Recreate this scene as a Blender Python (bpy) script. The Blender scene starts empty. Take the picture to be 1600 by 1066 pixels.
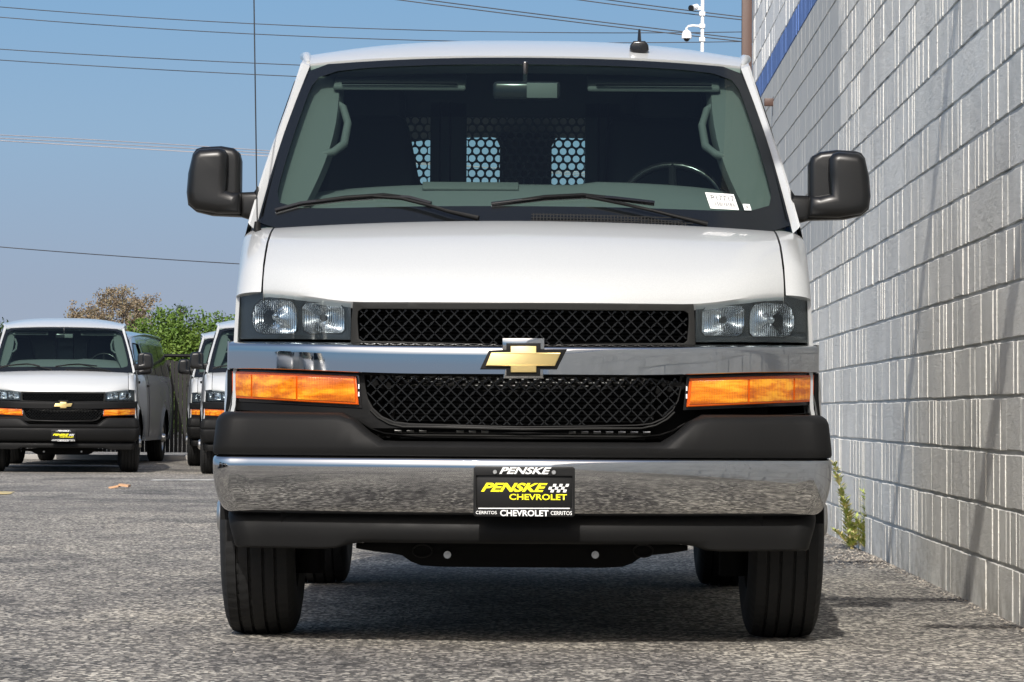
import bpy, bmesh, math, random
from mathutils import Vector, Matrix, noise
random.seed(7)
S = bpy.context.scene
COL = S.collection
R = math.radians
# ------------------------------------------------------------------ camera
FPX = 5400.0                       # focal length in pixels of the 1600 px wide photograph
CAMH = 0.73
cd = bpy.data.cameras.new('camera'); cam = bpy.data.objects.new('camera', cd); COL.objects.link(cam)
cd.sensor_width = 36.0; cd.lens = FPX / 1600 * 36.0; cd.clip_start = 0.1; cd.clip_end = 3000
VPX, VPY, ROLL = 823.5, 646.0, 0.0066
dx, dy = VPX - 800, VPY - 533
c, s = math.cos(ROLL), math.sin(ROLL)
ux, uy = dx * c + dy * s, -dx * s + dy * c
cam.matrix_world = (Matrix.Translation((0, 0, CAMH)) @ Matrix.Rotation(math.atan(ux / FPX), 4, 'Z')
    @ Matrix.Rotation(R(90) + math.atan(uy / FPX), 4, 'X') @ Matrix.Rotation(ROLL, 4, 'Z'))
S.camera = cam
CM = cam.matrix_world.copy()
# ------------------------------------------------------------------ light
LX, LY, LZ = 0.15, 1.0, -0.80     # the way sunlight travels
sun_az = math.atan2(-LX, -LY); sun_el = math.atan2(-LZ, math.hypot(LX, LY))
w = bpy.data.worlds.new('World'); S.world = w; w.use_nodes = True
nt = w.node_tree; bg = nt.nodes['Background']
sky = nt.nodes.new('ShaderNodeTexSky'); sky.sky_type = 'NISHITA'; sky.sun_disc = False
sky.sun_elevation = sun_el; sky.sun_rotation = sun_az
sky.altitude = 0; sky.air_density = 1.0; sky.dust_density = 3.0; sky.ozone_density = 0.6
_tc = nt.nodes.new('ShaderNodeTexCoord'); _sp = nt.nodes.new('ShaderNodeSeparateXYZ'); nt.links.new(_tc.outputs['Generated'], _sp.inputs[0])
_rp = nt.nodes.new('ShaderNodeValToRGB'); nt.links.new(_sp.outputs[2], _rp.inputs[0])      # hazy band above the horizon, all the way round
for _i, (_p, _c) in enumerate(((0, (2.7, 3.0, 3.65)), (.035, (2.45, 3.02, 3.95)), (.08, (2.15, 3.3, 4.65)), (.125, (1.65, 3.05, 4.8)))):
    _e = _rp.color_ramp.elements[_i] if _i < 2 else _rp.color_ramp.elements.new(_p)
    _e.position = _p; _e.color = (_c[0] / 7.2, _c[1] / 7.2, _c[2] / 7.2, 1)
_m5 = nt.nodes.new('ShaderNodeVectorMath'); _m5.operation = 'SCALE'; _m5.inputs['Scale'].default_value = 5.0; nt.links.new(_rp.outputs[0], _m5.inputs[0])
_mr = nt.nodes.new('ShaderNodeMapRange'); _mr.inputs['From Min'].default_value = .12; _mr.inputs['From Max'].default_value = .40; nt.links.new(_sp.outputs[2], _mr.inputs['Value'])
_mx = nt.nodes.new('ShaderNodeMix'); _mx.data_type = 'RGBA'; nt.links.new(_mr.outputs[0], _mx.inputs[0]); nt.links.new(_m5.outputs[0], _mx.inputs[6]); nt.links.new(sky.outputs[0], _mx.inputs[7])
nt.links.new(_mx.outputs[2], bg.inputs[0]); bg.inputs[1].default_value = 0.15
sl = bpy.data.lights.new('sun', 'SUN'); sl.energy = 3.15; sl.angle = R(0.53); sl.color = (1.0, 0.965, 0.915)
so = bpy.data.objects.new('sun', sl); COL.objects.link(so)
so.rotation_euler = Vector((LX, LY, LZ)).to_track_quat('-Z', 'Y').to_euler()
S.view_settings.view_transform = 'Standard'; S.view_settings.look = 'None'
S.view_settings.exposure = 0.38; S.view_settings.gamma = 1.0; S.view_settings.use_curve_mapping = False
S.cycles.max_bounces = 10; S.cycles.transparent_max_bounces = 24

# ------------------------------------------------------------------ materials
def mat(name, base=(.5, .5, .5), rough=.5, metal=0.0, coat=0.0, spec=.5, **k):
    m = bpy.data.materials.new(name); m.use_nodes = True
    b = m.node_tree.nodes['Principled BSDF']
    b.inputs['Base Color'].default_value = (*base, 1); b.inputs['Roughness'].default_value = rough
    b.inputs['Metallic'].default_value = metal; b.inputs['Coat Weight'].default_value = coat
    b.inputs['Coat Roughness'].default_value = .04
    b.inputs['Specular IOR Level'].default_value = spec
    return m
def N(m, t, **k):
    n = m.node_tree.nodes.new(t)
    for a, v in k.items(): setattr(n, a, v)
    return n
def L(m, a, b): m.node_tree.links.new(a, b)
def bsdf(m): return m.node_tree.nodes['Principled BSDF']
def coords(m, scale=(1, 1, 1), kind='Object'):
    tc = N(m, 'ShaderNodeTexCoord'); mp = N(m, 'ShaderNodeMapping'); mp.inputs['Scale'].default_value = scale
    L(m, tc.outputs[kind], mp.inputs[0]); return mp.outputs[0]
def noise_t(m, vec, scale, detail=4, rough=.6):
    n = N(m, 'ShaderNodeTexNoise'); n.inputs['Scale'].default_value = scale; n.inputs['Detail'].default_value = detail
    n.inputs['Roughness'].default_value = rough; L(m, vec, n.inputs['Vector']); return n.outputs['Fac']
def ramp(m, fac, stops):
    r = N(m, 'ShaderNodeValToRGB'); e = r.color_ramp.elements
    while len(e) < len(stops): e.new(.5)
    for i, (p, cl) in enumerate(stops):
        e[i].position = p; e[i].color = (*cl, 1) if not isinstance(cl, float) else (cl, cl, cl, 1)
    L(m, fac, r.inputs[0]); return r.outputs[0]
def mixc(m, fac, a, b, mode='MIX'):
    x = N(m, 'ShaderNodeMix', data_type='RGBA', blend_type=mode)
    if hasattr(fac, 'links'): L(m, fac, x.inputs[0])
    else: x.inputs[0].default_value = fac
    for q, i in ((a, 6), (b, 7)):
        if hasattr(q, 'links'): L(m, q, x.inputs[i])
        else: x.inputs[i].default_value = (*q, 1)
    return x.outputs[2]
def bump(m, h, strength=.3, dist=.002, prev=None):
    b = N(m, 'ShaderNodeBump'); b.inputs['Strength'].default_value = strength; b.inputs['Distance'].default_value = dist
    L(m, h, b.inputs['Height'])
    if prev is not None: L(m, prev, b.inputs['Normal'])
    L(m, b.outputs[0], bsdf(m).inputs['Normal']); return b.outputs[0]

PAINT = mat('white_paint', (.47, .48, .475), .32, coat=.7)
L(PAINT, ramp(PAINT, noise_t(PAINT, coords(PAINT), 330, 2, .7), [(.3, (.44, .45, .445)), (.7, (.50, .51, .505))]), bsdf(PAINT).inputs['Base Color'])
bump(PAINT, noise_t(PAINT, coords(PAINT), 260, 2), .02, .0005)
SILVER = mat('silver_paint', (.21, .235, .27), .35, .15, 1.0)
CHROME = mat('chrome', (.50, .505, .51), .035, 1.0)
_v = coords(CHROME); bump(CHROME, noise_t(CHROME, _v, 3.0, 2), .05, .01)
L(CHROME, ramp(CHROME, noise_t(CHROME, _v, 14, 5), [(.35, .03), (.75, .10)]), bsdf(CHROME).inputs['Roughness'])
def plastic(name, base, rough, bs=.25):
    m = mat(name, base, rough, spec=.12); v = coords(m)
    bump(m, noise_t(m, v, 600, 2), bs, .0006)
    L(m, ramp(m, noise_t(m, v, 7, 4), [(.3, rough - .07), (.7, rough + .08)]), bsdf(m).inputs['Roughness'])
    return m
BLACK = plastic('black_plastic', (.010, .010, .010), .5)
SATIN = plastic('charcoal_plastic', (.022, .022, .021), .42, .15)
MESHB = mat('mesh_black', (.004, .004, .004), .25, spec=.4)
MIRB = mat('mirror_black', (.006, .006, .006), .34, spec=.45)
GLOSSBLK = mat('gloss_black', (.01, .01, .011), .18)
DARK = mat('underbody_black', (.004, .004, .004), .8, spec=.2)
RUBBER = mat('rubber', (.014, .014, .014), .75, spec=.3); bump(RUBBER, noise_t(RUBBER, coords(RUBBER), 180, 3), .3, .001)
FRIT = mat('black_border', (.006, .007, .008), .12)
TRIM = mat('grey_cab_trim', (.095, .10, .097), .7)
DASH = mat('dash_grey', (.12, .125, .125), .75)
SEAT = mat('seat_vinyl', (.018, .019, .024), .6)
PARTN = mat('partition_metal', (.035, .04, .045), .55)
STEEL = mat('steel', (.55, .55, .54), .35, 1.0)
GOLD = mat('gold_emblem', (.78, .60, .26), .38, .75)
_g = N(GOLD, 'ShaderNodeTexCoord'); 
HOUSE = mat('lamp_housing', (.016, .018, .019), .35)
REFL = mat('lamp_reflector', (.88, .90, .92), .12, 1.0)
_v = coords(REFL, (1, 1, 1)); _w = N(REFL, 'ShaderNodeTexWave', bands_direction='X'); _w.inputs['Scale'].default_value = 45
L(REFL, _v, _w.inputs['Vector']); bump(REFL, _w.outputs['Fac'], .9, .004)
AMBER = mat('amber_lens', (.9, .2, .003), .16, 0, .6)
_v = coords(AMBER); _w = N(AMBER, 'ShaderNodeTexWave', bands_direction='X'); _w.inputs['Scale'].default_value = 60; L(AMBER, _v, _w.inputs['Vector'])
bump(AMBER, _w.outputs['Fac'], .5, .002)
L(AMBER, ramp(AMBER, noise_t(AMBER, coords(AMBER, (.35, 1, 2.6)), 16, 3), [(.36, (.48, .10, .001)), (.5, (.72, .20, .003)), (.64, (.88, .38, .015))]), bsdf(AMBER).inputs['Base Color'])
AMBRIM = mat('amber_rim', (.62, .09, .0), .15, 0, .6)
WHITEP = mat('sticker_white', (.82, .82, .80), .5)
INK = mat('ink_black', (.02, .02, .02), .5)
YEL = mat('plate_yellow', (.95, .85, .01), .4)
PLATE = mat('plate_black', (.008, .008, .008), .4, spec=.3)
CONC = mat('concrete', (.30, .29, .27), .9); bump(CONC, noise_t(CONC, coords(CONC), 40), .4, .01)
WHITEM = mat('white_enamel', (.8, .8, .8), .35)
WIRE = mat('cable_black', (.03, .03, .035), .6)
WIREL = mat('cable_aluminium', (.30, .27, .27), .5)
BROWN = mat('brown_paint', (.085, .045, .033), .5)
LINING = mat('cargo_lining', (.05, .055, .06), .7)
def glass(name, tint, ior=1.45, rough=.0):
    m = bpy.data.materials.new(name); m.use_nodes = True; n = m.node_tree; n.nodes.clear()
    o = n.nodes.new('ShaderNodeOutputMaterial'); mx = n.nodes.new('ShaderNodeMixShader')
    t = n.nodes.new('ShaderNodeBsdfTransparent'); t.inputs[0].default_value = (*tint, 1)
    g = n.nodes.new('ShaderNodeBsdfGlossy'); g.inputs['Roughness'].default_value = rough; g.inputs[0].default_value = (.85, .9, .9, 1)
    f0 = ((ior - 1) / (ior + 1)) ** 2 * 1.05
    lw = n.nodes.new('ShaderNodeLayerWeight'); lw.inputs[0].default_value = .5      # 'Facing' is 1 - |cos|
    pw = n.nodes.new('ShaderNodeMath'); pw.operation = 'POWER'; pw.inputs[1].default_value = 5; n.links.new(lw.outputs['Facing'], pw.inputs[0])
    ma = n.nodes.new('ShaderNodeMath'); ma.operation = 'MULTIPLY_ADD'; ma.inputs[1].default_value = 1 - f0; ma.inputs[2].default_value = f0
    n.links.new(pw.outputs[0], ma.inputs[0]); n.links.new(ma.outputs[0], mx.inputs[0]); n.links.new(t.outputs[0], mx.inputs[1]); n.links.new(g.outputs[0], mx.inputs[2])
    n.links.new(mx.outputs[0], o.inputs[0]); return m
GLASS = glass('windshield_glass', (.64, .78, .73))
SIDEGL = glass('tinted_glass', (.10, .12, .12), 1.5)
REARGL = glass('rear_glass', (.97, 1, .98))
LENS = glass('clear_lens', (.90, .93, .94), 1.45)

# ------------------------------------------------------------------ helpers
def tag(o, label=None, cat=None, group=None, kind=None):
    if label: o['label'] = label
    if cat: o['category'] = cat
    if group: o['group'] = group
    if kind: o['kind'] = kind
    return o
def empty(name, loc=(0, 0, 0), rz=0.0):
    o = bpy.data.objects.new(name, None); COL.objects.link(o); o.location = loc; o.rotation_euler.z = rz
    o.empty_display_size = .2; return o
def link(name, me, mats, parent=None, smooth=35, loc=None):
    me.name = name
    if not isinstance(mats, (list, tuple)): mats = [mats]
    if len(me.materials) == 0:
        for m in mats: me.materials.append(m)
    if smooth:
        me.shade_smooth(); me.set_sharp_from_angle(angle=R(smooth))
    o = bpy.data.objects.new(name, me); COL.objects.link(o)
    if parent is not None: o.parent = parent
    if loc is not None: o.location = loc
    return o
def bm_done(bm, name, mats, parent=None, smooth=35, loc=None, recalc=True):
    if recalc: bmesh.ops.recalc_face_normals(bm, faces=bm.faces)
    me = bpy.data.meshes.new(name); bm.to_mesh(me); bm.free()
    return link(name, me, mats, parent, smooth, loc)
def add_box(bm, c, sz, rot=None, bev=0.0, seg=2):
    r = bmesh.ops.create_cube(bm, size=1.0)
    M = Matrix.Translation(c) @ (rot.to_4x4() if rot is not None else Matrix.Identity(4)) @ Matrix.Diagonal((*sz, 1))
    bmesh.ops.transform(bm, matrix=M, verts=r['verts'])
    if bev > 0:
        ed = list({e for v in r['verts'] for e in v.link_edges})
        bmesh.ops.bevel(bm, geom=ed, offset=bev, segments=seg, affect='EDGES', profile=.5)
def add_cyl(bm, p0, p1, r0, r1=None, n=12, caps=True):
    p0, p1 = Vector(p0), Vector(p1); r1 = r0 if r1 is None else r1
    d = (p1 - p0); q = d.to_track_quat('Z', 'Y').to_matrix()
    a, b = [], []
    for i in range(n):
        t = 2 * math.pi * i / n; v = Vector((math.cos(t), math.sin(t), 0))
        a.append(bm.verts.new(p0 + q @ (v * r0))); b.append(bm.verts.new(p1 + q @ (v * r1)))
    for i in range(n): bm.faces.new((a[i], a[(i + 1) % n], b[(i + 1) % n], b[i]))
    if caps: bm.faces.new(a[::-1]); bm.faces.new(b)
def add_tube(bm, pts, r, n=8):
    pts = [Vector(p) for p in pts]; rings = []
    for i, p in enumerate(pts):
        d = (pts[min(i + 1, len(pts) - 1)] - pts[max(i - 1, 0)]).normalized()
        up = Vector((0, 0, 1)) if abs(d.z) < .9 else Vector((0, 1, 0))
        x = d.cross(up).normalized(); y = x.cross(d)
        rr = r[i] if isinstance(r, (list, tuple)) else r
        rings.append([bm.verts.new(p + (x * math.cos(t) + y * math.sin(t)) * rr) for t in [2 * math.pi * k / n for k in range(n)]])
    for a, b in zip(rings, rings[1:]):
        for k in range(n): bm.faces.new((a[k], a[(k + 1) % n], b[(k + 1) % n], b[k]))
    bm.faces.new(rings[0][::-1]); bm.faces.new(rings[-1])
def tube_obj(name, pts, r, m, parent=None, n=8):
    bm = bmesh.new(); add_tube(bm, pts, r, n); return bm_done(bm, name, m, parent, 60)
def box_obj(name, c, sz, m, parent=None, bev=.005, rot=None, seg=2):
    bm = bmesh.new(); add_box(bm, c, sz, rot, bev, seg); return bm_done(bm, name, m, parent)
def grid_faces(bm, P, flip=False, mi=0):
    V = [[bm.verts.new(p) for p in row] for row in P]
    F = []
    for i in range(len(V) - 1):
        for j in range(len(V[0]) - 1):
            q = (V[i][j], V[i][j + 1], V[i + 1][j + 1], V[i + 1][j])
            f = bm.faces.new(q[::-1] if flip else q); f.material_index = mi; F.append(f)
    return V, F
def lerp_tab(tab, x):
    if x <= tab[0][0]: return tab[0][1]
    for (a, va), (b, vb) in zip(tab, tab[1:]):
        if x <= b:
            t = (x - a) / (b - a); return va + (vb - va) * t
    return tab[-1][1]
def smooth(a, b, x):
    t = min(1, max(0, (x - a) / (b - a))); return t * t * (3 - 2 * t)
def ray(px, py, Y):
    """point at world distance Y seen at a pixel of the photograph: measuring only"""
    d = CM.to_3x3() @ Vector(((px - 800) / FPX, -(py - 533) / FPX, -1)); o = CM.translation
    t = Y / d.y; return Vector((d.x * t, Y, o.z + d.z * t))

# ================================================================== THE GROUND AND SETTING
GZ = -.062                        # the lot falls a little towards its back left
def ground():
    m = mat('asphalt', (.2, .2, .19), .88, spec=.3); v = coords(m); va = coords(m, (1, .6, 1))
    vor = N(m, 'ShaderNodeTexVoronoi'); vor.inputs['Scale'].default_value = 62; L(m, va, vor.inputs['Vector'])
    vor2 = N(m, 'ShaderNodeTexVoronoi'); vor2.inputs['Scale'].default_value = 150; L(m, va, vor2.inputs['Vector'])
    sep = N(m, 'ShaderNodeSeparateColor'); L(m, vor.outputs['Color'], sep.inputs[0])
    sep2 = N(m, 'ShaderNodeSeparateColor'); L(m, vor2.outputs['Color'], sep2.inputs[0])
    st = ramp(m, sep.outputs[0], [(0, (.02, .019, .018)), (.35, (.10, .092, .08)), (.66, (.25, .23, .20)), (1, (.80, .74, .63))])
    st2 = ramp(m, sep2.outputs[1], [(0, (.05, .048, .045)), (.6, (.18, .17, .155)), (1, (.50, .47, .43))])
    mx = mixc(m, .4, st, st2)
    v3 = N(m, 'ShaderNodeTexVoronoi'); v3.inputs['Scale'].default_value = 50; L(m, va, v3.inputs['Vector'])
    s3 = N(m, 'ShaderNodeSeparateColor'); L(m, v3.outputs['Color'], s3.inputs[0])
    stone = N(m, 'ShaderNodeMath', operation='MULTIPLY')
    L(m, ramp(m, s3.outputs[2], [(.74, 0.0), (.80, 1.0)]), stone.inputs[0]); L(m, ramp(m, v3.outputs['Distance'], [(.30, 1.0), (.45, 0.0)]), stone.inputs[1])
    mx = mixc(m, stone.outputs[0], mx, (.68, .63, .54))
    dk = N(m, 'ShaderNodeMath', operation='MULTIPLY')
    L(m, ramp(m, s3.outputs[0], [(.80, 0.0), (.86, 1.0)]), dk.inputs[0]); L(m, ramp(m, v3.outputs['Distance'], [(.30, .8), (.5, 0.0)]), dk.inputs[1])
    mx = mixc(m, dk.outputs[0], mx, (.05, .05, .05))
    big = ramp(m, noise_t(m, v, .55, 6, .62), [(.38, (.58, .58, .59)), (.52, (.86, .86, .85)), (.7, (1.06, 1.04, 1.0))])
    col = mixc(m, 1.0, mx, big, 'MULTIPLY')
    med = ramp(m, noise_t(m, coords(m, (1, .45, 1)), 3.2, 5, .65), [(.36, (.70, .70, .72)), (.5, (1, 1, 1)), (.72, (1.1, 1.1, 1.08))])
    col = mixc(m, .8, col, mixc(m, 1.0, col, med, 'MULTIPLY'))
    # oily, darker streaks with a shape of their own
    oil = ramp(m, noise_t(m, coords(m, (.9, .35, 1)), 1.1, 4, .5), [(.56, (1, 1, 1)), (.62, (.58, .59, .60))])
    col = mixc(m, .8, col, mixc(m, 1.0, col, oil, 'MULTIPLY'))
    cr = N(m, 'ShaderNodeTexVoronoi', feature='DISTANCE_TO_EDGE'); cr.inputs['Scale'].default_value = .35
    wv = N(m, 'ShaderNodeVectorMath', operation='ADD'); nz = N(m, 'ShaderNodeTexNoise'); nz.inputs['Scale'].default_value = 1.6; nz.inputs['Detail'].default_value = 6; L(m, v, nz.inputs['Vector'])
    sc_ = N(m, 'ShaderNodeVectorMath', operation='SCALE'); sc_.inputs['Scale'].default_value = .9; L(m, nz.outputs['Color'], sc_.inputs[0])
    L(m, v, wv.inputs[0]); L(m, sc_.outputs[0], wv.inputs[1]); L(m, wv.outputs[0], cr.inputs['Vector'])
    crk = ramp(m, cr.outputs['Distance'], [(.001, (.35, .34, .33)), (.0035, (1, 1, 1))])
    col = mixc(m, .7, col, mixc(m, 1.0, col, crk, 'MULTIPLY'))
    L(m, col, bsdf(m).inputs['Base Color'])
    d1 = N(m, 'ShaderNodeMath', operation='ADD'); L(m, vor.outputs['Distance'], d1.inputs[0]); L(m, sep.outputs[1], d1.inputs[1])
    bump(m, d1.outputs[0], .65, .006)
    bm = bmesh.new()
    xs = [-600, -60, -20, -8, -4, -2, -.8, 0, 4, 10, 40, 600]; ys = [-300, -30, 0, 8, 14, 20, 24, 32, 50, 90, 300, 2500]
    grid_faces(bm, [[(x, y, GZ if (y >= 32 and x <= -2) else 0) for x in xs] for y in ys], flip=True)
    tag(bm_done(bm, 'ground', m, smooth=0, recalc=False), kind='structure')
ground()
def ground_patch(name, pts, m, z=GZ + .006, mesh_th=0):
    bm = bmesh.new(); f = bm.faces.new([bm.verts.new((x, y, z)) for x, y in pts])
    return bm_done(bm, name, m, smooth=0)
def ground_at(px, py):
    d = CM.to_3x3() @ Vector(((px - 800) / FPX, -(py - 533) / FPX, -1)); t = -(CAMH - (GZ if py < 800 and px < 400 else 0)) / d.z
    return (d.x * t, d.y * t)
LINE = mat('worn_paint', (.6, .57, .5), .8)
_v = coords(LINE); L(LINE, ramp(LINE, noise_t(LINE, _v, 9, 6, .7), [(.42, (.23, .22, .20)), (.56, (.62, .60, .54))]), bsdf(LINE).inputs['Base Color'])
YLINE = mat('worn_yellow_paint', (.6, .45, .1), .8)
_v = coords(YLINE); L(YLINE, ramp(YLINE, noise_t(YLINE, _v, 7, 6, .7), [(.42, (.23, .22, .20)), (.55, (.62, .47, .16))]), bsdf(YLINE).inputs['Base Color'])
g0, g1 = ground_at(236, 751), ground_at(362, 748)
tag(ground_patch('painted_line', [(g0[0], g0[1] - .35), (g1[0] + 2, g1[1] - .35), (g1[0] + 2, g1[1] + .35), (g0[0], g0[1] + .35)], LINE),
    'worn white parking line painted on the asphalt left of the big van', 'painted line')
g0, g1 = ground_at(-60, 773), ground_at(28, 771)
tag(ground_patch('painted_mark', [(g0[0], g0[1] - .8), (g1[0], g1[1] - .5), (g1[0] - .1, g1[1] + .5), (g0[0], g0[1] + 1.0)], YLINE),
    'faded yellow paint mark on the asphalt in front of the far left van', 'painted mark')
# scrap of cardboard
gx, gy = ground_at(187, 763)
bm = bmesh.new()
for i, (a, b, h) in enumerate(((-.10, 0, .014), (0, .10, .03))):
    add_box(bm, (gx + (a + b) / 2, gy, h + GZ), (.10, .24, .022), Matrix.Rotation(R(-12 + 20 * i), 3, 'Y'), .001, 1)
tag(bm_done(bm, 'cardboard_scrap', mat('cardboard', (.5, .30, .17), .9)), 'small scrap of brown cardboard lying flat on the asphalt', 'litter')

# ------------------------------------------------------------------ the concrete block wall
WX0, WXS = 1.557, 0.0145          # wall face: x = WX0 + WXS * y
def wall_x(y): return WX0 + WXS * y
WROT = math.atan(-WXS)
BH, BL = 0.2032, 0.4064
def block_material():
    m = mat('painted_block', (.46, .47, .465), .85, spec=.25); v = coords(m, kind='Object')
    tc = N(m, 'ShaderNodeTexCoord'); oi = N(m, 'ShaderNodeObjectInfo')
    geo = N(m, 'ShaderNodeNewGeometry')
    base = ramp(m, noise_t(m, geo.outputs['Position'], 2.2, 5, .6), [(.3, (.70, .69, .635)), (.5, (.80, .785, .725)), (.72, (.87, .855, .79))])
    rnd = ramp(m, oi.outputs['Random'], [(0, (.93, .93, .935)), (1, (1.06, 1.06, 1.06))])
    col = mixc(m, 1, base, rnd, 'MULTIPLY')
    # dirt stain low on the wall
    sp = N(m, 'ShaderNodeSeparateXYZ'); L(m, geo.outputs['Position'], sp.inputs[0])
    low = ramp(m, sp.outputs[2], [(0.0, .55), (.28, .0)])
    st = N(m, 'ShaderNodeMath', operation='MULTIPLY'); L(m, low, st.inputs[0])
    L(m, ramp(m, noise_t(m, geo.outputs['Position'], 6, 5, .7), [(.42, 0.0), (.62, 1.0)]), st.inputs[1])
    col = mixc(m, st.outputs[0], col, (.25, .22, .18))
    L(m, col, bsdf(m).inputs['Base Color'])
    mpb = N(m, 'ShaderNodeMapping'); mpb.inputs['Scale'].default_value = (1, .4, 1); L(m, geo.outputs['Position'], mpb.inputs[0])
    b1 = bump(m, noise_t(m, mpb.outputs[0], 50, 6, .8), .8, .014)
    bump(m, noise_t(m, mpb.outputs[0], 16, 4, .6), .5, .02, b1)
    return m
BLOCK = block_material()
SMOOTHB = mat('smooth_grey_block', (.54, .54, .51), .8, spec=.2)  # greyer, smoother block face for one stretch of the upper courses
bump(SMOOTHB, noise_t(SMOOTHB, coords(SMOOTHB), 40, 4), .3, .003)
BLUEB = mat('blue_stripe_paint', (.10, .19, .46), .7); bump(BLUEB, noise_t(BLUEB, coords(BLUEB), 50, 4), .5, .005)
PALEB = mat('upper_wall_paint', (.82, .82, .79), .85); bump(PALEB, noise_t(PALEB, coords(PALEB), 50, 4), .7, .01)
MORTAR = mat('mortar', (.62, .62, .59), .95); bump(MORTAR, noise_t(MORTAR, coords(MORTAR), 90, 4), .6, .005)
wall = empty('block_wall', (wall_x(12), 12, 0), WROT)
tag(wall, 'tall grey painted concrete block wall running beside the big white van', 'wall')
WD0, WD1, WTOP = -6.0, 30.9, 26 * BH
def add_block(bm, y, z, rng, flat=False, mi=0):
    """one ribbed block face; local x = 0 is the mortar plane, -x faces the lot"""
    n = rng.choice((1, 2, 2, 2, 3)); cuts = [0] + [k / n + rng.uniform(-.07, .07) for k in range(1, n)] + [1]
    j = .0036; last = -1
    dz0, dz1 = rng.uniform(0, .004), rng.uniform(0, .004)
    y0, y1 = y + j, y + BL - j
    for a, b in zip(cuts, cuts[1:]):
        if b - a < .1 and last > 0 : continue
        d = rng.uniform(.005, .0088) if not flat else .006 + rng.uniform(0, .001)
        ya, yb = y0 + (y1 - y0) * a, y0 + (y1 - y0) * b
        tilt = rng.uniform(-.0022, .0022) if not flat else 0
        z0, z1 = z + j + dz0, z + BH - j - dz1
        ga = 0 if a == 0 else -(d - .0026); gb = 0 if b == 1 else -(d - .0026)     # scores inside a block are shallow, joints are deep
        o = [(ga, ya, z0), (gb, yb, z0), (gb, yb, z1), (ga, ya, z1)]
        q = [(-d - tilt, ya + .001, z0 + .004), (-d + tilt, yb - .001, z0 + .004), (-d + tilt - .001, yb - .001, z1 - .004), (-d - tilt - .001, ya + .001, z1 - .004)]
        O = [bm.verts.new(p) for p in o]; Q = [bm.verts.new(p) for p in q]
        fs = [bm.faces.new((Q[3], Q[2], Q[1], Q[0]))]
        for k in range(4): fs.append(bm.faces.new((O[k], Q[k], Q[(k + 1) % 4], O[(k + 1) % 4])))
        for f in fs: f.material_index = mi
        last = d
def build_wall():
    rng = random.Random(3)
    core = bmesh.new(); add_box(core, (.15, (WD0 + WD1) / 2 - 12, WTOP / 2 - .05), (.3, WD1 - WD0, WTOP + .1))
    bm_done(core, 'mortar', MORTAR, wall, smooth=0)
    # a dozen block shapes shared by the single blocks
    shapes = []
    for k in range(14):
        bm = bmesh.new(); add_block(bm, 0, 0, rng)
        bmesh.ops.recalc_face_normals(bm, faces=bm.faces)
        me = bpy.data.meshes.new('block'); bm.to_mesh(me); bm.free(); me.materials.append(BLOCK); shapes.append(me)
    rest = bmesh.new(); n = 0
    cells = []
    for r in range(26):
        y = WD0 - (BL / 2 if r % 2 else 0)
        while y < WD1 - .02:
            cells.append((y, r)); y += BL
    def zvis(y): return CAMH + (650.0 / FPX) * y
    single = [(y, r) for y, r in cells if y > 11.6 and r * BH < zvis(y) and not (r > 9 and y > 20.2)]
    single.sort(key=lambda t: t[0]); single = set(single[:298])
    for (y, r) in cells:
        z = r * BH - .01
        mi = 0
        if r >= 18: mi = 3
        elif r == 17 : mi = 2
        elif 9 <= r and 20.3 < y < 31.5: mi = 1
        if (y, r) in single:
            o = bpy.data.objects.new('block', rng.choice(shapes)); COL.objects.link(o); o.parent = wall
            o.location = (0, y - 12, z + rng.uniform(-.0015, .0015)); n += 1
        else:
            y2 = max(y, WD0)
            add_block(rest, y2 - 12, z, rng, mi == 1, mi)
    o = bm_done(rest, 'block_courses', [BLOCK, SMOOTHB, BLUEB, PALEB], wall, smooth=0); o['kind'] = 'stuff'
build_wall()
# raking asphalt fillet where lot meets wall
# downspout at the far corner of the wall and a bracket
dsp = empty('downspout', (wall_x(30.6) - .075, 30.75, 0)); tag(dsp, 'brown square downspout on the far corner of the block wall', 'downspout')
box_obj('pipe', (.01, 0, 2.7), (.09, .08, 5.3), BROWN, dsp)
for z in (1.2, 3.05, 4.6): box_obj('strap', (.025, 0, z), (.13, .1, .04), BROWN, dsp)
p = ray(1200, 160, 27.6)
br = empty('pipe_bracket', (wall_x(27.6) - .012, 27.6, p.z)); tag(br, 'short brown conduit stub sticking out of the grey block wall', 'bracket')
box_obj('stub', (-.02, 0, 0), (.09, .06, .06), BROWN, br); box_obj('flange', (.015, 0, -.03), (.02, .12, .16), BROWN, br)

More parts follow.
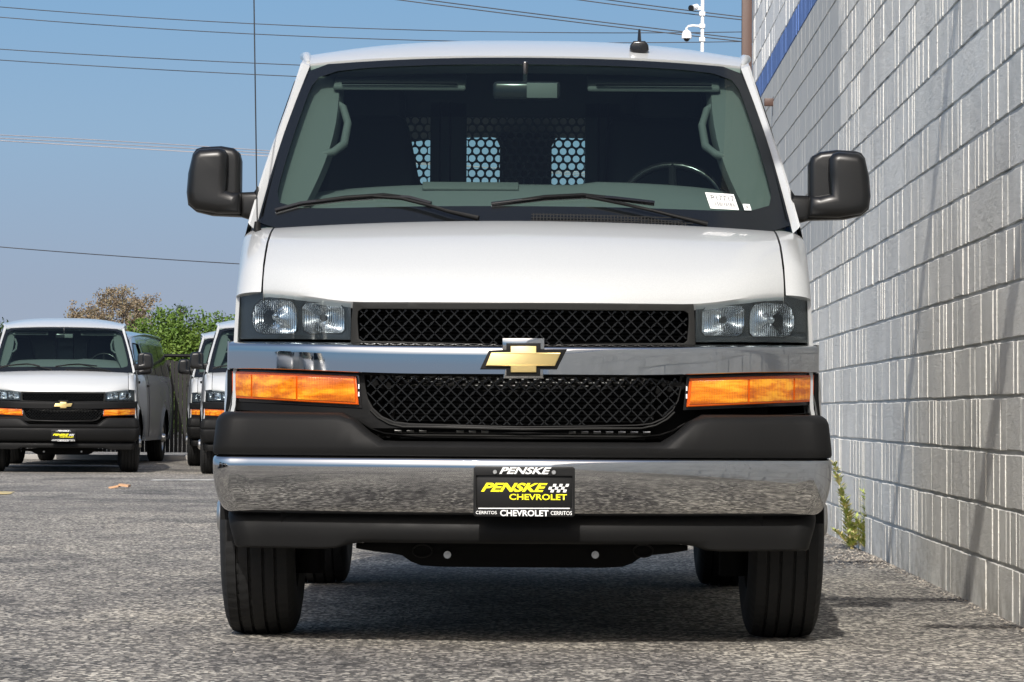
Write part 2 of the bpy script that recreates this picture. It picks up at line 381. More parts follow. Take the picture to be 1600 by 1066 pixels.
# ------------------------------------------------------------------ weeds at the wall foot
def weed(name, px, py, stalks, label, seed):
    rng = random.Random(seed); gx, gy = ground_at(px, py)
    root = empty(name, (gx, gy, 0)); tag(root, label, 'weed', 'weeds at the foot of the wall')
    G1 = mat('weed_green', (.34, .40, .10), .7); G2 = mat('weed_straw', (.60, .52, .24), .8)
    bm = bmesh.new(); lf = bmesh.new()
    for (lx, h, n) in stalks:
        pts = [Vector((lx * (t ** 1.4) * .5 + rng.uniform(-.006, .006), rng.uniform(-.03, .03) + .05 * t, h * t)) for t in [i / 8 for i in range(9)]]
        add_tube(bm, pts, [.004 - .0028 * i / 8 for i in range(9)], 5)
        for k in range(n):
            t = rng.uniform(.04, 1); i = min(7, int(t * 8)); p = pts[i].lerp(pts[i + 1], t * 8 - i)
            a = rng.uniform(0, 6.28); ln = rng.uniform(.03, .075) * (1.15 - t * .5); up = rng.uniform(.2, 1.1)
            d = Vector((math.cos(a), math.sin(a), up)).normalized() * ln; sd = Vector((-math.sin(a), math.cos(a), 0)) * rng.uniform(.005, .010)
            v = [lf.verts.new(q) for q in (p, p + d * .5 + sd, p + d, p + d * .5 - sd)]
            f = lf.faces.new(v); f.material_index = 0 if rng.random() < .6 else 1
    bm_done(bm, 'stem', G2, root); o = bm_done(lf, 'leaves', [G1, G2], root, smooth=0, recalc=False); o['kind'] = 'stuff'
weed('weed', 1357, 862, [(.04, .52, 260), (.10, .44, 220), (.07, .38, 200), (-.05, .33, 120), (.0, .22, 120), (-.12, .18, 120), (.13, .16, 110), (-.22, .1, 60)], 'tall bushy green weed growing straight up where wall meets asphalt', 1)
weed('weed', 1331, 858, [(-.20, .47, 220), (-.12, .32, 160), (.08, .16, 100), (-.2, .1, 70), (.15, .1, 60)], 'thin yellowing weed leaning left at the foot of the wall', 2)

# loose gravel gathered along the wall foot and round the weeds
def gravel():
    rng = random.Random(9); bm = bmesh.new()
    ST = mat('loose_stone', (.5, .46, .39), .9)
    _g = N(ST, 'ShaderNodeNewGeometry'); L(ST, ramp(ST, _g.outputs['Random Per Island'], [(0, (.08, .075, .07)), (.5, (.20, .18, .16)), (1, (.50, .45, .38))]), bsdf(ST).inputs['Base Color'])
    def stone(x, y, q):
        a = rng.uniform(0, 3); c_, s_ = math.cos(a) * q, math.sin(a) * q; e = rng.uniform(.6, 1)
        v = [bm.verts.new(p) for p in ((x + c_ * 1.3, y + s_ * 1.3, q * .2), (x - s_ * e, y + c_ * e, q * .2), (x - c_ * 1.3, y - s_ * 1.3, q * .2), (x + s_ * e, y - c_ * e, q * .2), (x + c_ * .3, y - s_ * .2, q * .9), (x, y, -.002))]
        for k in range(4): bm.faces.new((v[k], v[(k + 1) % 4], v[4])); bm.faces.new((v[(k + 1) % 4], v[k], v[5]))
    for k in range(1500):
        y = rng.uniform(11.3, 30) if k > 500 else rng.gauss(17.6, .6); d = abs(rng.gauss(0, .035 if k > 500 else .14)) + .012
        stone(wall_x(y) - d, y, rng.uniform(.002, .007) * (1.5 if k < 500 else 1))
    for k in range(700): stone(rng.uniform(-3, 1.6), rng.uniform(9.6, 24), rng.uniform(.002, .005))
    tag(bm_done(bm, 'gravel', ST, smooth=0, recalc=False), kind='stuff')
gravel()

# ------------------------------------------------------------------ overhead cables
def cable(px_pts, D, r, m, label, group=None):
    # a quadratic through the measured points, carried on past the frame on both sides
    xs = [p[0] for p in px_pts]; a = px_pts[0]; c_ = px_pts[-1]
    sag = 0.0
    if len(px_pts) > 2:
        b = px_pts[len(px_pts) // 2]; t = (b[0] - a[0]) / (c_[0] - a[0]); sag = (b[1] - (a[1] + (c_[1] - a[1]) * t)) / (t * (1 - t))
    P = []
    for i in range(41):
        t = -0.6 + 2.2 * i / 40
        if c_[0] - a[0] < 800: t = -3 + 6.5 * i / 40
        P.append(ray(a[0] + (c_[0] - a[0]) * t, a[1] + (c_[1] - a[1]) * t + sag * t * (1 - t), D))
    bm = bmesh.new(); add_tube(bm, P, r, 6)
    o = bm_done(bm, 'overhead_cable', m, None, 60); tag(o, label, 'cable', group)
G = 'overhead power and phone cables'
cable([(0, 11), (500, 42), (1165, 50)], 82, .011, WIRE, 'topmost long dark cable crossing the sky on the left', G)
cable([(0, 27), (500, 58), (1163, 65)], 82, .011, WIRE, 'second long dark cable from the top, just under the topmost', G)
cable([(0, 77), (235, 91), (470, 102)], 82, .011, WIRE, 'upper of two thin cables meeting the van roof at its left corner', G)
cable([(0, 94), (230, 108), (460, 119.5)], 82, .011, WIRE, 'lower of two thin cables meeting the van roof at its left corner', G)
cable([(0, 211), (205, 222), (410, 235)], 95, .012, WIREL, 'pale upper cable of the bundle behind the left wing mirror', G)
cable([(0, 216), (205, 227), (410, 239)], 95, .012, WIREL, 'pale middle cable of the bundle behind the left wing mirror', G)
cable([(0, 220), (205, 232), (410, 243.5)], 95, .013, WIREL, 'darker lowest cable of the bundle behind the left wing mirror', G)
cable([(0, 386), (180, 400), (365, 412)], 82, .012, WIRE, 'low sagging cable meeting the van below its left mirror', G)
cable([(666, 0), (960, 37), (1163, 61)], 60, .010, WIRE, 'upper of two cables sloping down behind the roof antenna', G)
cable([(623, 0), (960, 42), (1163, 65.5)], 60, .010, WIRE, 'lower of two cables sloping down behind the roof antenna', G)
cable([(950, 0), (1060, 14.5), (1163, 27)], 60, .010, WIRE, 'upper of two short cables in the sky above the camera pole', G)
cable([(905, 0), (1035, 16.8), (1163, 31.5)], 60, .010, WIRE, 'lower of two short cables in the sky above the camera pole', G)
# unseen bars added above the frame to cast shadows on wall and asphalt
def shadow_bar(d_base, h, r, label, ln):
    yy = d_base + h * (LY / LZ); xw = wall_x(yy); bm = bmesh.new()
    add_cyl(bm, (xw + .01, yy, h), (xw - ln, yy, h + .01), r, r, 10); add_box(bm, (xw - .012, yy, h), (.02, .16, .16), None, .003, 1)
    tag(bm_done(bm, 'shadow_bar', BROWN), label, 'shadow caster', 'unseen bars added to cast shadows')
shadow_bar(17.2, 5.0, .065, 'unseen bar added above the frame whose shadow falls on the wall beside the weeds', 1.3)
shadow_bar(13.75, 5.0, .095, 'unseen bar added above the frame whose shadow touches the right front tyre', 1.50)
shadow_bar(12.0, 5.0, .080, 'unseen bar added above the frame whose shadow lies in the lower right corner', 1.2)

# ------------------------------------------------------------------ security camera pole
CD = 60.0
def cpt(px, py): q = ray(px, py, CD); return q
p0 = cpt(1096, 40)
pole = empty('camera_pole', (p0.x, CD, 0)); tag(pole, 'white pole rising behind the van roof beside the block wall', 'pole')
tube_obj('post', [(0, 0, 0), (.02, 0, 8.8)], .032, WHITEM, pole, 12)
for py in (22, 41, 62): box_obj('clamp', (.012, 0, cpt(1096, py).z), (.10, .10, .07), WHITEM, pole)
box_obj('base_plate', (0, 0, .01), (.3, .3, .02), WHITEM, pole)
bc = empty('bullet_camera', cpt(1089, 13)); tag(bc, 'white bullet security camera with dark lens near top of the pole', 'security camera')
bm = bmesh.new(); add_cyl(bm, (-.10, -.10, -.01), (-.0, .06, .035), .05, .05, 16); bm_done(bm, 'housing', WHITEM, bc)
bm = bmesh.new(); add_cyl(bm, (-.112, -.12, -.014), (-.098, -.098, -.009), .054, .052, 16); bm_done(bm, 'lens', GLOSSBLK, bc)
box_obj('bracket', (.05, .03, .0), (.08, .04, .06), WHITEM, bc)
dc = empty('dome_camera', cpt(1073, 50)); tag(dc, 'white dome security camera hanging from a curved arm on the pole', 'security camera')
tube_obj('arm', [(.24, 0, .10), (.10, 0, .11), (.03, 0, .10), (.0, 0, .06), (0, 0, .02)], .022, WHITEM, dc, 10)
bm = bmesh.new()
for (a, ra, b, rb) in ((.03, .04, .0, .07), (0, .07, -.05, .088), (-.05, .088, -.115, .090)): add_cyl(bm, (0, 0, a), (0, 0, b), ra, rb, 20)
bm_done(bm, 'housing', WHITEM, dc)
bm = bmesh.new(); bmesh.ops.create_uvsphere(bm, u_segments=16, v_segments=8, radius=.055); bmesh.ops.translate(bm, vec=(0, 0, -.115), verts=bm.verts); bm_done(bm, 'dome_glass', GLOSSBLK, dc, 60)

# ------------------------------------------------------------------ fence, kerb, trees
FD = 56.2
fl = ray(-260, 640, FD).x; fr = 2.3
kb = bmesh.new(); add_box(kb, ((fl + fr) / 2, FD - .3, .03 + GZ), (fr - fl, .16, .10), None, .01)
tag(bm_done(kb, 'kerb', CONC), kind='structure')
fence = empty('slatted_fence', ((fl + fr) / 2, FD, GZ)); tag(fence, 'black slatted chain-link fence along the back of the lot', 'fence')
SLAT = mat('black_slat', (.011, .010, .010), .6)
bm = bmesh.new(); rng = random.Random(11); x = fl
ftop = ray(280, 556, FD).z - GZ
while x < fr:
    wd = .062
    top = ftop - .06 - (rng.uniform(0, .03)); bot = .12
    if rng.random() < .07:
        g = rng.uniform(.6, ftop - .2); gh = rng.uniform(.03, .14)
        add_box(bm, (x - (fl + fr) / 2, 0, (bot + g) / 2), (wd, .006, g - bot)); add_box(bm, (x - (fl + fr) / 2, 0, (g + gh + top) / 2), (wd, .006, top - g - gh))
    else:
        add_box(bm, (x - (fl + fr) / 2, rng.uniform(-.004, .004), (bot + top) / 2), (wd, .006, top - bot), Matrix.Rotation(R(rng.uniform(-9, 9)), 3, 'Z'))
    x += .068
o = bm_done(bm, 'slat_weave', SLAT, fence, 0); o['kind'] = 'stuff'
tube_obj('top_rail', [(-(fr - fl) / 2, 0, ftop), ((fr - fl) / 2, 0, ftop)], .028, BLACK, fence)
x = fl
while x < fr + .1:
    tube_obj('post', [(x - (fl + fr) / 2, .04, 0), (x - (fl + fr) / 2, .04, ftop + .03)], .035, BLACK, fence); x += 3.0

def leafmat(name, a, b, cc):
    m = mat(name, a, .6, spec=.3); g = N(m, 'ShaderNodeNewGeometry')
    nz = noise_t(m, g.outputs['Position'], 2.5, 3)
    L(m, ramp(m, nz, [(.3, a), (.5, b), (.72, cc)]), bsdf(m).inputs['Base Color'])
    bsdf(m).inputs['Subsurface Weight'].default_value = 0
    return m
BARK = mat('bark', (.12, .09, .065), .9)
def tree(name, cx, cy, h, lobes, lm, nleaf, ls, seed, label, group=None, trunk_h=None, limbs=8, cat='tree'):
    rng = random.Random(seed); root = empty(name, (cx, cy, 0)); tag(root, label, cat, group)
    bm = bmesh.new(); th = trunk_h or h * .5
    add_tube(bm, [(0, 0, 0), (.03, 0, th * .5), (0, .03, th)], [.05 * h / 2, .04 * h / 2, .03 * h / 2], 8)
    for k in range(limbs):
        lb = rng.choice(lobes); e = Vector(lb[:3]) + Vector([rng.uniform(-.6, .6) * lb[3 + i] for i in range(3)])
        st = Vector((0, 0, th * rng.uniform(.6, 1))); mid = st.lerp(e, .5) + Vector((rng.uniform(-.1, .1) * h * .2, 0, .05 * h))
        add_tube(bm, [st, mid, e], [.018 * h / 2, .012 * h / 2, .004 * h / 2], 5)
    bm_done(bm, 'trunk', BARK, root)
    lf = bmesh.new(); tot = sum(l[3] * l[5] for l in lobes)
    for (lx, ly, lz, rx, ry, rz) in lobes:
        n = int(nleaf * rx * rz / tot); ncl = max(6, n // 22)
        for q in range(ncl):
            while True:
                u = Vector([rng.uniform(-1, 1) for _ in range(3)])
                if .25 < u.length < 1: break
            u = u.normalized() * (u.length ** .5) * rng.uniform(.85, 1.1)
            c0 = Vector((lx + u.x * rx, ly + u.y * ry, lz + u.z * rz)); cr = ls * rng.uniform(1.6, 3.4)
            for k in range(22):
                d = Vector([rng.gauss(0, .55) for _ in range(3)]) * cr; p = c0 + d
                a = Vector([rng.gauss(0, 1) for _ in range(3)]).normalized(); b = a.orthogonal().normalized()
                b.rotate(Matrix.Rotation(rng.uniform(0, 6.28), 3, a)); c2 = a.cross(b)
                l1, l2 = ls * rng.uniform(.5, 1.1), ls * rng.uniform(.25, .5)
                lf.faces.new([lf.verts.new(t) for t in (p - b * l1, p + c2 * l2, p + b * l1, p - c2 * l2)])
    bm_done(lf, 'crown', lm, root, smooth=0, recalc=False)
GREEN = leafmat('green_leaves', (.045, .085, .015), (.085, .15, .022), (.14, .21, .035))
BROWNL = leafmat('dry_leaves', (.15, .105, .06), (.22, .17, .11), (.24, .22, .12))
DKGREEN = leafmat('dark_leaves', (.02, .04, .015), (.035, .06, .02), (.05, .08, .03))
def wx(px, D): return ray(px, 600, D).x
def wz(py, D, px=200): return ray(px, py, D).z
D = 100.0
tree('dry_tree', wx(178, D), D, 4.6, [(0, 0, wz(500, D), 1.05, .9, .72), (-.75, 0, wz(505, D), .62, .5, .45), (.62, 0, wz(490, D), .60, .5, .38), (.1, 0, wz(466, D), .62, .5, .34), (1.05, 0, wz(468, D), .26, .2, .14), (-1.2, 0, wz(492, D), .16, .2, .36), (.1, 0, wz(540, D), 1.2, 1, .5)],
     BROWNL, 12500, .05, 5, 'sparse tree with dry brown leaves behind the far left van', limbs=26)
D = 60.0
for k, (px, top, rx, rz, sd, lab) in enumerate(((250, 480, .60, .85, 21, 'bright green leafy bush over the fence, next to the dry tree'),
                               (316, 482, .70, .80, 22, 'bright green leafy bush over the fence, just left of the big van'),
                               (385, 490, .70, .80, 23, 'green leafy bush over the fence, mostly hidden by the big van'))):
    zt = wz(top, D, px)
    tree('leafy_bush', wx(px, D), D, zt, [(0, 0, zt - rz, rx, .5, rz * .93), (-rx * .55, -.1, zt - rz * 1.1, rx * .6, .4, rz * .75), (rx * .55, -.1, zt - rz * .95, rx * .55, .4, rz * .72), (0, 0, .9, rx, .4, .6)],
         GREEN, 17000, .042, sd, lab, 'green bushes behind the slatted fence', cat='bush')
D = 75.0
tree('dark_bush', wx(-4, D), D, 2.4, [(0, 0, wz(530, D, 0), .32, .4, .38), (-.5, 0, wz(530, D, 0), .5, .4, .5)], DKGREEN, 1500, .06, 31, 'dark shrub at the left edge behind the far left van', limbs=4, cat='bush')
D = 150.0
zt = wz(482, D, 283)
tree('round_tree', wx(283, D), D, zt, [(0, 0, zt - .1, .21, .2, .2)], DKGREEN, 900, .04, 32, 'tiny round dark treetop far off above the green bushes', trunk_h=zt - .2, limbs=3)

# ================================================================== THE VAN
VD, VX = 10.56, -0.014            # bumper plane distance and van centre line
def fy(x, z=0):
    """plan curve of the nose: how far back the front face lies at half-width x"""
    a = abs(x); return .10 + .25 * a * a + .15 * max(0, (a - .6) / .31) ** 2
def at(px, py, yl=None, off=0.0):
    """photograph pixel -> (x, z) on the van's nose (or at local depth yl)"""
    y = .15 if yl is None else yl
    for _ in range(6):
        p = ray(px, py, VD + y); 
        if yl is None: y = fy(p.x - VX) + off
    return (p.x - VX, p.z)
def sym(half):
    """left half outline from top centre to bottom centre -> closed symmetric loop"""
    return list(half) + [(-x, z) for x, z in reversed(half) if abs(x) > 1e-4]
def mir(loop): return [(-x, z) for x, z in reversed(loop)]
def plate(name, loops, th, mats, parent, off=0.0, bev=.0, yfn=fy, step=.04, bres=1, smooth_a=35, rake=None):
    cu = bpy.data.curves.new('t', 'CURVE'); cu.dimensions = '2D'; cu.fill_mode = 'BOTH'
    cu.extrude = max(th / 2 - bev, .0002); cu.bevel_depth = bev; cu.bevel_resolution = bres; cu.offset = -bev
    for lp in loops:
        sp = cu.splines.new('POLY'); sp.points.add(len(lp) - 1)
        for i, (x, z) in enumerate(lp): sp.points[i].co = (x, z, 0, 1)
        sp.use_cyclic_u = True
    ob = bpy.data.objects.new('t', cu); dg = bpy.context.evaluated_depsgraph_get()
    me0 = bpy.data.meshes.new_from_object(ob); bpy.data.objects.remove(ob); bpy.data.curves.remove(cu)
    bm = bmesh.new(); bm.from_mesh(me0); bpy.data.meshes.remove(me0)
    bmesh.ops.remove_doubles(bm, verts=bm.verts, dist=1e-5)
    if step:
        x0 = min(v.co.x for v in bm.verts); x1 = max(v.co.x for v in bm.verts); x = math.floor(x0 / step) * step + step
        while x < x1:
            bmesh.ops.bisect_plane(bm, geom=bm.verts[:] + bm.edges[:] + bm.faces[:], plane_co=(x, 0, 0), plane_no=(1, 0, 0), dist=1e-6); x += step
    for v in bm.verts:
        x, z, t = v.co; y = (yfn(x) if yfn else 0) + off + t + th / 2
        if rake: y += rake(z)
        v.co = (x, y, z)
    return bm_done(bm, name, mats, parent, smooth_a)
def sweep(name, xs, rows, m, parent, yfn, ends=True, smooth_a=40, close=True, extra=None):
    """rows: (z or z(x), inset, x scale); swept along the plan curve"""
    P = []
    for zz, ins, k in rows:
        row = []
        for x in xs:
            X = x * k; row.append((X, yfn(X) + ins, zz(X) if callable(zz) else zz))
        P.append(row)
    bm = bmesh.new(); grid_faces(bm, P, flip=True)
    return bm_done(bm, name, m, parent, smooth_a, recalc=False)
def text(name, s, x0, x1, z0, z1, y, m, parent, shear=0.0, bold=0.0, th=.0012, yfn=None, sp=1.0):
    cu = bpy.data.curves.new('t', 'FONT'); cu.body = s; cu.offset = bold; cu.extrude = 0; cu.resolution_u = 4; cu.space_character = sp
    ob = bpy.data.objects.new('t', cu); me = bpy.data.meshes.new_from_object(ob)
    bpy.data.objects.remove(ob); bpy.data.curves.remove(cu)
    bm = bmesh.new(); bm.from_mesh(me); bpy.data.meshes.remove(me)
    for v in bm.verts: v.co.x += shear * v.co.y
    ax = min(v.co.x for v in bm.verts); bx = max(v.co.x for v in bm.verts); ay = min(v.co.y for v in bm.verts); by = max(v.co.y for v in bm.verts)
    for v in bm.verts:
        X = x0 + (v.co.x - ax) / (bx - ax) * (x1 - x0); Z = z0 + (v.co.y - ay) / (by - ay) * (z1 - z0)
        v.co = (X, y + (yfn(X) if yfn else 0), Z)
    return bm_done(bm, name, m, parent, 0)

# ---- body curves
BT = [(.30, .945), (.42, .975), (.6, .99), (.9, .995), (1.12, .985), (1.27, .975), (1.36, .955), (1.57, .905), (1.77, .845), (1.9, .808), (1.99, .785), (2.1, .75)]
WT = [(.40, .925), (.86, .955), (1.2, .968), (1.8, 1.0), (5.0, 1.0), (5.62, .985)]
AXF, AXR, AZ, AR = .86, 4.29, .387, .47
def cr_tab(tab, x):
    if x <= tab[0][0]: return tab[0][1]
    if x >= tab[-1][0]: return tab[-1][1]
    for i in range(len(tab) - 1):
        if x <= tab[i + 1][0]: break
    (x1, y1), (x2, y2) = tab[i], tab[i + 1]; x0, y0 = tab[i - 1] if i else (2 * x1 - x2, 2 * y1 - y2); x3, y3 = tab[i + 2] if i + 2 < len(tab) else (2 * x2 - x1, 2 * y2 - y1)
    m1 = (y2 - y0) / (x2 - x0); m2 = (y3 - y1) / (x3 - x1); h = x2 - x1; t = (x - x1) / h
    return (2 * t**3 - 3 * t * t + 1) * y1 + (t**3 - 2 * t * t + t) * h * m1 + (-2 * t**3 + 3 * t * t) * y2 + (t**3 - t * t) * h * m2
def hw(y, z):
    v = cr_tab(BT, z) * lerp_tab(WT, y)
    for ax in (AXF, AXR):
        r = math.hypot(y - ax, z - AZ)
        if z > .3: v += .030 * math.exp(-((r - AR) / .05) ** 2)
    return v
ZC = [(1.36, 1.957), (1.42, 1.980), (1.5, 2.004), (1.62, 2.031), (1.8, 2.058), (2.0, 2.076), (2.2, 2.088), (3, 2.118), (4.5, 2.118), (5.5, 2.09), (5.62, 2.06)]
def zc(y): return cr_tab(ZC, y)
def drop(y): return .022 + .05 * smooth(1.36, 2.0, y)
def pillar(y): return 1.355 + (y - .86) * (1.945 - 1.355) / .60
def side_top(y):
    if y < .861: return 1.095 + (y - .457) / .403 * .205
    if y < 1.46: return pillar(y)
    yy = y - .10; return zc(yy) - drop(yy)
def side_low(y):
    z = .36
    for ax in (AXF, AXR):
        if abs(y - ax) < AR: z = max(z, AZ + math.sqrt(AR * AR - (y - ax) ** 2))
    return z
def win_rect(y, z):
    """the front door's window"""
    return 1.10 < y < 2.05 and 1.42 < z < min(1.88, pillar(y) - .075 if y < 1.46 else 9)
# windshield surface
def ws(u, v):
    h = .888 + (.750 - .888) * v + .008 * math.sin(v * math.pi); x = u * h; e = abs(u) ** 2.2
    y = (.74 + .12 * e) + (.62 - .02 * e) * v
    z = (1.345 - .015 * e) + ((1.957 - .022 * e) - (1.345 - .015 * e)) * v + .012 * math.sin(v * math.pi)
    return Vector((x, y, z))

def side_mesh(root, paint, sx):
    ys = [.457 + .403 * j / 8 for j in range(9)]
    y = .90
    while y < 5.60: ys.append(y); y += .04
    ys.append(5.62)
    for ax in (AXF, AXR): ys += [ax - AR + .001, ax + AR - .001, ax - AR - .012, ax + AR + .012]
    ys = sorted(t for t in set(round(t, 4) for t in ys) if t >= .457)
    zs = [.36, .40, .5, .6, .7, .8, .86, .9, .95, 1.0, 1.06, 1.12, 1.2, 1.27, 1.32, 1.37, 1.42, 1.48, 1.56, 1.64, 1.72, 1.80, 1.88, 1.93, 1.97, 2.0, 2.08]
    bm = bmesh.new(); gl = bmesh.new()
    def P(y, z, d=0):
        if 1.09 < y < 2.07 and z > 1.42:      # rows follow the door window's sloping front edge
            zw = max(1.425, min(1.88, pillar(y) - .075)) if y < 1.46 else 1.88
            z = 1.42 + (z - 1.42) * (zw - 1.42) / .46 if z <= 1.88 else zw + (z - 1.88) * (side_top(y) + .02 - zw) / .20
        z = min(max(z, side_low(y)), side_top(y)); return (sx * (hw(y, z) - d), y, z)
    for d, mi in ((0, 0), (.035, 1)):
        V, F = grid_faces(bm, [[P(y, z, d) for y in ys] for z in zs], flip=(sx > 0) ^ bool(d), mi=mi)
        kill = []
        for f in F:
            cc = f.calc_center_median()
            if 1.14 < cc.y < 2.05 and 1.425 < cc.z and cc.z < (pillar(cc.y) - .075 if cc.y < 1.46 else 1.88) and cc.z < 1.88:
                if d == 0:
                    gl.faces.new([gl.verts.new(v.co - Vector((sx * .012, 0, 0))) for v in f.verts])
                kill.append(f)
        bmesh.ops.delete(bm, geom=kill, context='FACES')
    # A-pillar face between the side and the windshield
    n = 16; rows = []
    for i in range(n + 1):
        v = i / n; g = ws(sx, v); yy = .86 + .60 * v
        o = Vector((sx * hw(yy, pillar(yy)), yy, pillar(yy))); mid = o.lerp(g, .5) + Vector((sx * .006, -.008, .004))
        rows.append([o, mid, g + Vector((sx * .001, 0, 0)), g + Vector((0, .03, -.005))])
    grid_faces(bm, rows, flip=sx < 0)
    # seam from side to roof
    rows = []
    for y in [t for t in ys if t >= 1.46]:
        yy = y - .10; k = min(1, (y - 1.46) / .4); ze = zc(yy) - drop(yy)
        rows.append([(sx * hw(y, side_top(y)), y, side_top(y)), (sx * (.75 + .035 * k), y, ze + .002)])
    grid_faces(bm, rows, flip=sx < 0)
    bmesh.ops.remove_doubles(bm, verts=bm.verts, dist=1e-4)
    bmesh.ops.remove_doubles(gl, verts=gl.verts, dist=1e-4)
    bm_done(bm, 'side_panel', [paint, TRIM], root, 40, recalc=False)
    for y in (1.06, 2.12):
        zz = [max(.42, side_low(y) + .01) + k * .06 for k in range(40)]; zz = [z for z in zz if z < min(1.93, side_top(y) - .03)]
        tube_obj('door_seam', [(sx * (hw(y, z) + .0005), y, z) for z in zz], .0032, DARK, root, 4)
    box_obj('door_handle', (sx * (hw(1.98, 1.22) + .012), 1.98, 1.22), (.025, .15, .035), BLACK, root, .008)
    tube_obj('window_seal', [(sx * (hw(y, z) + .001), y, z) for y, z in ((1.16, 1.425), (1.6, 1.42), (2.04, 1.42), (2.04, 1.65), (2.03, 1.875), (1.7, 1.88), (1.48, 1.88), (1.3, pillar(1.3) - .075), (1.16, 1.44))], .007, BLACK, root, 6)
    return bm_done(gl, 'door_window', SIDEGL, root, 40)

def hood_edge(v):
    """inner fender / hood side line: v 0 nose .. 1 cowl -> (y, z)"""
    return None
HP = [(0, 0, 0), (.03, .012, .09), (.08, .045, .20), (.16, .11, .34), (.30, .25, .53), (.5, .45, .74), (.72, .70, .89), (.9, .9, .975), (1, 1, 1)]
def hprof(v):
    for a, b in zip(HP, HP[1:]):
        if v <= b[0]:
            t = (v - a[0]) / (b[0] - a[0]); return a[1] + (b[1] - a[1]) * t, a[2] + (b[2] - a[2]) * t
    return 1, 1
def hood_pt(x, v):
    e = (abs(x) / .829) ** 2
    zf = 1.072 + .036 * smooth(.50, .83, abs(x)); zr = 1.357 - .022 * e
    yf = fy(x) - .005; yr = .70 + .13 * e; a, b = hprof(v)
    crown = 0
    return Vector((x, yf + (yr - yf) * a, zf + (zr - zf) * b))

def make_van(label, group, near=False, paint=PAINT, bright=True):
    root = empty('cargo_van' if near or paint is PAINT else 'passenger_van', (VX, VD, 0))
    tag(root, label, 'van', group)
    barm = CHROME if bright else BLACK
    # ---- sides, roof, rear
    for sx in (-1, 1): side_mesh(root, paint, sx)
    us = [-1 + i / 14 for i in range(29)]; fs = [0, .004, .01, .02, .034, .05, .08, .12, .18, .26, .36, .5, .7, .9, .98, 1]
    bm = bmesh.new()
    for dz, mi in ((0, 0), (-.045, 1)):
        P = []
        for f in fs:
            row = []
            for u in us:
                g = ws(u, 1); yy = 1.36 + (5.62 - 1.36) * f; y = g.y + .004 + (5.62 - g.y) * f
                hg = .75 + .035 * min(1, f * 10); X = u * hg
                z = zc(yy) - drop(yy) * abs(u) ** 3 + .008; row.append((X * (1 - .02 * mi), y + (.06 if mi and f < .03 else 0), z + dz))
            P.append(row)
        V, F = grid_faces(bm, P, flip=bool(dz) ^ True, mi=mi)
        # front lip of the roof
        if not dz:
            P2 = [P[0], [(a, b + .012, c_ - .03) for a, b, c_ in P[0]]]
            grid_faces(bm, P2)
    bm_done(bm, 'roof', [paint, TRIM], root, 40, recalc=False)
    for sx in (-1, 1):   # rain gutter
        pts = [(sx * .758, 1.50, 1.950), (sx * .765, 1.54, 1.965), (sx * .772, 1.62, 1.985)] + [(sx * .795, y, zc(y - .1) - drop(y - .1) + .008) for y in (1.8, 2.2, 3, 4, 5, 5.55)]
        tube_obj('rain_gutter', pts, [.008, .014, .016, .014, .014, .014, .014, .014, .012], paint, root, 10)
    ry = lambda x: 5.62 - .03 * (abs(x) / .8) ** 2 - .0
    half = [(0, 2.075)] + [(-.70, 2.02), (-.78, 1.97), (-.87, 1.6), (-.945, 1.36), (-.97, 1.0), (-.965, .6), (-.93, .42), (0, .42)]
    zt = 2.032
    w1 = [(-.122, 1.52), (-.122, zt - .05), (-.14, zt - .012), (-.19, zt), (-.60, zt - .02), (-.66, zt - .08), (-.72, 1.52)]
    plate('rear_door_panel', [sym(half), w1, mir(w1)], .03, [paint], root, 0, .004, ry, .1)
    for lp in (w1, mir(w1)): plate('rear_window', [lp], .004, REARGL, root, .012, 0, ry, .2)
    if not near: pass
    # ---- hood
    us2 = [-.822 + .822 * i / 15 for i in range(31)]
    vs = [0, .015, .03, .05, .08, .12, .16, .22, .30, .4, .5, .6, .72, .82, .9, 1]
    P = [[hood_pt(x, v) for x in us2] for v in vs]
    P = [[p + Vector((0, .02, -.02)) for p in P[0]]] + P
    P = [[r[0] + Vector((.002, 0, -.03))] + r + [r[-1] + Vector((-.002, 0, -.03))] for r in P]
    bm = bmesh.new(); grid_faces(bm, P, flip=False); bm_done(bm, 'hood', paint, root, 50, recalc=False)
    # ---- fenders (top)
    for sx in (-1, 1):
        rows = []
        for j in range(9):
            v = j / 8; yo = .457 + .403 * v; zo = side_top(yo); i = hood_pt(.829, v ** .75 if v < 1 else 1); xo = hw(yo, zo)
            row = [(sx * .831, i.y, i.z - .03)]
            for q in range(9):
                a = q / 8 * math.pi / 2
                row.append((sx * (.829 + (xo - .829) * math.sin(a)), i.y + (yo - i.y) * (q / 8) ** 1.5, i.z - (i.z - zo) * (1 - math.cos(a))))
            rows.append(row)
        last = rows[-1]; rows.append([(x, y + .04, z + .006) for x, y, z in last[:-1]] + [(sx * hw(.9, 1.36), .90, 1.36)])
        first = [(x, y + .05, z - .008) for x, y, z in rows[0]]; rows[0][0] = (rows[0][0][0], rows[0][0][1] + .05, rows[0][0][2] + .02)
        bm = bmesh.new(); grid_faces(bm, [first] + rows, flip=sx < 0); bm_done(bm, 'fender', paint, root, 45, recalc=False)
        # front edge of the side panel, seen as the white sliver outside the lamps
        z_ = [.70 + .395 * k / 8 for k in range(9)]
        bm = bmesh.new(); grid_faces(bm, [[(sx * hw(.457, z), .457, z), (sx * (hw(.457, z) - .012), .447, z), (sx * (hw(.457, z) - .02), .50, z)] for z in z_], flip=sx < 0)
        bm_done(bm, 'fender_edge', paint, root, 60, recalc=False)
    # ---- glass: windshield with black border
    nu, nv = 30, 16
    bm = bmesh.new(); grid_faces(bm, [[ws(-1 + 2 * i / nu, j / nv) for i in range(nu + 1)] for j in range(nv + 1)], flip=True)
    wsh = bm_done(bm, 'windshield', GLASS, root, 60, recalc=False)
